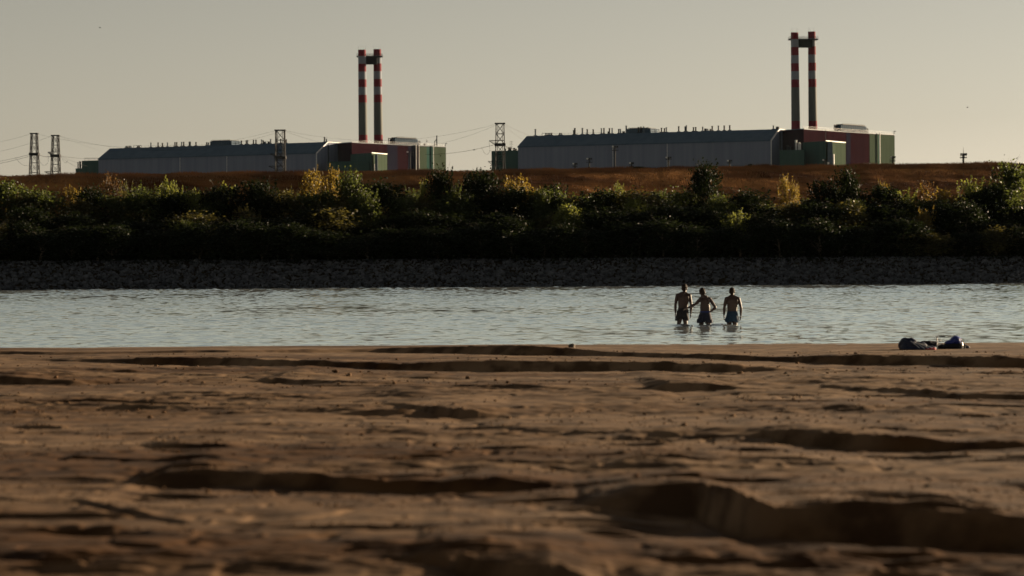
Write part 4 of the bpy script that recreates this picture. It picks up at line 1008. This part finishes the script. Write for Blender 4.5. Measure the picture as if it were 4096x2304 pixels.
person('shirtless man in blue shorts standing alone at the right of the group', X3, Y3, -.60, dict(
    hip=(-.005, .92), shL=(-.20, 1.475), shR=(.205, 1.475), neck=(0.0, 1.56), head=(-.005, 1.62), waist=1.045, tilt=0.0, turn=-.25, messy=.008,
    armL=((-.195, 0, 1.43), (-.255, -.02, 1.17), (-.262, .03, .93)), armLh=((-.02, .08, -1), (.2, 1, 0), .4, -1),
    armR=((.20, 0, 1.43), (.268, -.03, 1.15), (.262, .03, .905)), armRh=((.0, .08, -1), (-.2, 1, 0), .4, 1),
    legL=(-.125, .0), legR=(.10, .03), hem=.74, flare=1.05, cloth=M['cloth_blue'], band=M['cloth_blue']))

# ---------------------------------------------------------------- things on the beach
def bz(X, Y): return float(beach_z(np.array([X]), np.array([Y]))[0])
M['towel_blue'] = mat('dark blue cloth', (0.002, 0.005, 0.022), 0.6, (0.004, 0.012, 0.04), 4, (1, 1, .3), spec=.4)
M['pack_blue'] = mat('royal blue cloth', (0.006, 0.014, 0.13), 0.45, (0.010, 0.03, 0.19), 3, spec=.45)
M['cloth_red'] = mat('red cloth', (0.30, 0.01, 0.015), 0.7)
M['cloth_dark'] = mat('near black cloth', (0.008, 0.008, 0.012), 0.8)
M['chrome'] = mat('bright metal', (0.75, 0.74, 0.70), 0.3, metal=0.6)
def ground_px(px, py):
    X, Y = sand_at(px, py); return X, Y, bz(X, Y)
def heap(name, mt, parent, pts, seed, vox=.012, folds=0, fold_dir=(1, 0)):
    """draped mound: pts = (x,y,z,rx,ry,rz) ellipsoids fused, then creased"""
    m = MB()
    for p in pts: ball(m, p[:3], p[3:6])
    o = fuse(m, name, mt, parent, vox, 8); me = o.data; n = len(me.vertices); co = np.empty(n * 3, np.float32); me.vertices.foreach_get('co', co); co = co.reshape(-1, 3)
    no = np.empty(n * 3, np.float32); me.vertices.foreach_get('normal', no); no = no.reshape(-1, 3)
    ph = co[:, 0] * fold_dir[0] + co[:, 1] * fold_dir[1] + co[:, 2] * .6
    d = .012 * np.sin(ph * (38 if folds else 10) + 3 * fbm(co[:, 0] * 4 + seed, co[:, 2] * 4, 3)) + .02 * fbm(co[:, 0] * 7 + seed, co[:, 1] * 7 + co[:, 2] * 5, 3)
    co += no * d[:, None]; co[:, 2] = np.maximum(co[:, 2], -.03)
    me.vertices.foreach_set('co', co.ravel()); me.update(); return o
x, y, z = ground_px(3662, 1401); r_ = empty('draped_bag', (x, y, z)); tag(r_, 'dark blue cloth draped over a rounded bag, left of the heap on the shore', 'bag')
heap('cloth', M['towel_blue'], r_, [(-.23, 0, .10, .14, .20, .155), (-.12, 0, .10, .16, .22, .16), (.05, 0, .07, .20, .22, .10), (.22, 0, .03, .22, .20, .055), (.0, -.1, .02, .34, .18, .05), (-.15, .05, .08, .2, .2, .14)], 3, folds=1, fold_dir=(.5, .8))
m = MB()
for k in range(4):
    m.path([(-.14 + k * .08, -.2 - .005 * k, .20 - k * .02), (-.05 + k * .09, -.235, .12 - k * .01), (.06 + k * .09, -.26, .03)], .007, 5)
m.build('stripe', M['steel_light'], r_)
x, y, z = ground_px(3718, 1398); r_ = empty('dark_bag', (x, y + .3, z)); tag(r_, 'flat black bag lying between the two blue bundles', 'bag')
heap('bag_body', M['cloth_dark'], r_, [(-.05, 0, .07, .18, .16, .12), (.12, 0, .06, .18, .16, .095), (.28, .02, .04, .14, .14, .07)], 5)
m = MB(); m.path([(-.1, -.16, .1), (0, -.2, .16), (.1, -.16, .1)], .012, 6); m.build('handle', M['cloth_dark'], r_)
x, y, z = ground_px(3706, 1401); r_ = heap('red_cloth', M['cloth_red'], None, [(0, 0, .015, .12, .1, .03), (.08, 0, .01, .1, .08, .028), (-.1, .02, .01, .08, .08, .022)], 9); r_.location = (x, y - .12, z); tag(r_, 'small red cloth lying at the foot of the blue bundles', 'cloth')
x, y, z = ground_px(3808, 1397); r_ = empty('backpack', (x, y, z)); tag(r_, 'bright blue topped backpack, right end of the heap on the shore', 'backpack')
heap('pack_body', M['cloth_dark'], r_, [(0, 0, .06, .22, .16, .09), (.1, 0, .06, .14, .15, .10), (-.14, 0, .05, .1, .14, .07)], 12)
heap('pack_flap', M['pack_blue'], r_, [(.06, 0, .18, .14, .15, .10), (-.03, 0, .15, .14, .14, .07), (-.12, 0, .14, .07, .1, .04)], 14)
m = MB(); m.path([(.16, -.13, .22), (.19, -.15, .15), (.20, -.15, .08)], .014, 6); m.build('strap', M['chrome'], r_)
m = MB(); m.path([(.22, -.02, .16), (.27, -.02, .08), (.26, -.02, 0)], .02, 6); m.build('side_strap', M['cloth_dark'], r_)
x, y, z = ground_px(3862, 1395); r_ = heap('dark_pouch', M['towel_blue'], None, [(0, 0, .03, .05, .05, .05), (.04, 0, .02, .05, .05, .035)], 15); r_.location = (x, y, z); tag(r_, 'tiny dark pouch on the sand right of the backpack', 'pouch')
x, y, z = ground_px(3752, 1398); r_ = empty('handlebar', (x, y + .15, z)); tag(r_, 'bright metal handlebar with black grip sticking up beside the backpack', 'handlebar')
m = MB(); m.bar((0, 0, 0), (-.01, 0, .26), .014, 8); m.build('stem', M['chrome'], r_)
m = MB(); m.bar((-.03, 0, .265), (.04, 0, .265), .017, 8); m.build('bar_clamp', M['chrome'], r_)
m = MB(); m.bar((.04, 0, .265), (.17, 0, .262), .018, 8); m.build('grip', M['cloth_dark'], r_)
m = MB(); m.bar((.04, -.02, .17), (.06, -.05, .175), .022, 10); m.bar((.06, -.05, .175), (.068, -.06, .177), .018, 10); m.build('lamp', M['chrome'], r_)
m = MB(); m.bar((-.06, 0, .03), (.10, .02, .12), .012, 6); m.build('brace', M['chrome'], r_)
# stick in the water, clod and stones on the beach
o = at(2910, 1358, 75.5); m = MB(); m.bar((0, 0, -.5), (.01, 0, o.z - .0), .012, 6, .008); m.bar((.005, 0, o.z * .6), (.03, 0, o.z * .8), .006, 5, .004); q = m.build('stick', M['bark']); q.location = (at(2910, 1333, 75.5).x, 75.5, 0)
for v in q.data.vertices:
    if v.co.z > .02: v.co.z = at(2910, 1333, 75.5).z * (v.co.z / max(o.z, .02)) if o.z > .02 else v.co.z + .17
tag(q, 'thin stick poking out of the water below the right man', 'stick')
def clod(px, py, wpx, lab, name='sand_clod', cat='clod', mt='soil', hf=.7):
    X, Y = sand_at(px, py); s = wpx * Y / FPX; V, F = stone_mesh(int(px), 3); V = V * np.array([s, s, s * hf / .7]); V[:, 2] += s * .12
    V += .08 * s * np.stack([fbm(V[:, 0] * 9 / s + 3, V[:, 2] * 9 / s, 3)] * 3, 1)
    q = meshobj(name, V, F, M[mt], smooth=True); q.location = (X, Y, bz(X, Y)); tag(q, lab, cat, 'dark clods on the sand' if cat == 'clod' else None); return q
clod(2285, 1400, 34, 'dark jagged lump of driftwood on the ledge near the waterline', 'driftwood', 'driftwood', 'bark', .75)
n_ = 9000      # crumbs of sand and pebbles scattered over the beach
cpy = RNG.uniform(1405, 2330, n_); cy_ = FPX * (CAMZ - 0.15) / (cpy - 1052); cx_ = RNG.uniform(-0.21, 0.21, n_) * cy_
keep = fbm(cx_ * .3 + 2, cy_ * .5, 3) > -0.05; cx_, cy_ = cx_[keep], cy_[keep]; n_ = len(cx_)
cs = (0.005 + RNG.gamma(1.4, 0.0045, n_)) * np.clip(cy_ / 28, .7, 1.7); cz_ = beach_z(cx_, cy_)
V, F = stone_mesh(5, 1)
VV = np.einsum('nij,vj->nvi', rotm(n_), V) * cs[:, None, None] * np.array([2.2, 1.5, 1.3]) + np.stack([cx_, cy_, cz_ + cs * .25], 1)[:, None, :]
q = meshobj('sand_crumbs', VV.reshape(-1, 3), (F[None] + (np.arange(n_) * len(V))[:, None, None]).reshape(-1, 3), M['sand']); tag(q, 'crumbs of sand and small pebbles strewn over the beach', 'pebbles', None, 'stuff')
CL = [(3140,1494,20,'dark clod on the sand, largest one right of centre'),(3152,1504,12,'small dark clod just below the largest clod'),(2975,1490,12,'small dark clod left of the largest clod'),(3266,1688,14,'single clod on the smooth sand at right centre'),(2790,1618,18,'dark clod above the long thin shadow'),(3385,1484,9,'tiny pale clod on the right upper sand'),(200,1680,20,'dark clod on the rough sand at far left'),(2680,1768,20,'dark clod below the long right ledge'),(3700,1965,30,'dark clod on the lit sand above the biggest shadow'),(2510,1895,24,'dark clod above the biggest shadow at its left end')]
for c in CL: clod(*c)
for lab, px, py, D in (('tiny bird high in the sky at upper left', 400, 111, 700), ('tiny bird in the sky at the right above the mast', 3870, 430, 700), ('tiny bird flying low between the two plants', 1896, 600, 600)):
    p = at(px, py, D); r_ = empty('bird', tuple(p)); tag(r_, lab, 'bird', 'distant birds in the sky')
    m = MB(); ball(m, (0, 0, 0), (.17, .09, .08)); ball(m, (-.2, 0, .04), (.06, .05, .05))
    m.add([(.12, 0, 0), (.32, -.06, 0), (.32, .06, 0), (.2, 0, .03)], [(0, 1, 2), (0, 1, 3), (0, 2, 3), (1, 2, 3)]); m.build('body', M['steel_dark'], r_)
    for sg in (-1, 1):
        m = MB(); m.add([(-.08, 0, .03), (.1, 0, .03), (.12, sg * .3, .16), (-.05, sg * .3, .17), (.1, sg * .55, .1), (0, 0, .0)], [(0, 1, 2, 3), (3, 2, 4), (5, 1, 0)]); m.build('wing', M['steel_dark'], r_)

# ---------------------------------------------------------------- thin air haze
m = MB(); m.box((0, 1490, 48), (2400, 3020, 144)); hz = m.build('haze', None)
hm = bpy.data.materials.new('haze'); hm.use_nodes = True; t = hm.node_tree; t.nodes.clear()
pv = t.nodes.new('ShaderNodeVolumePrincipled'); pv.inputs['Density'].default_value = 0.40e-5; pv.inputs['Color'].default_value = (0.62, 0.80, 1.0, 1); pv.inputs['Anisotropy'].default_value = 0.3
oo = t.nodes.new('ShaderNodeOutputMaterial'); t.links.new(pv.outputs[0], oo.inputs['Volume']); hz.data.materials.append(hm)
tag(hz, 'thin pale haze over the river and the plant', 'haze', None, 'stuff')
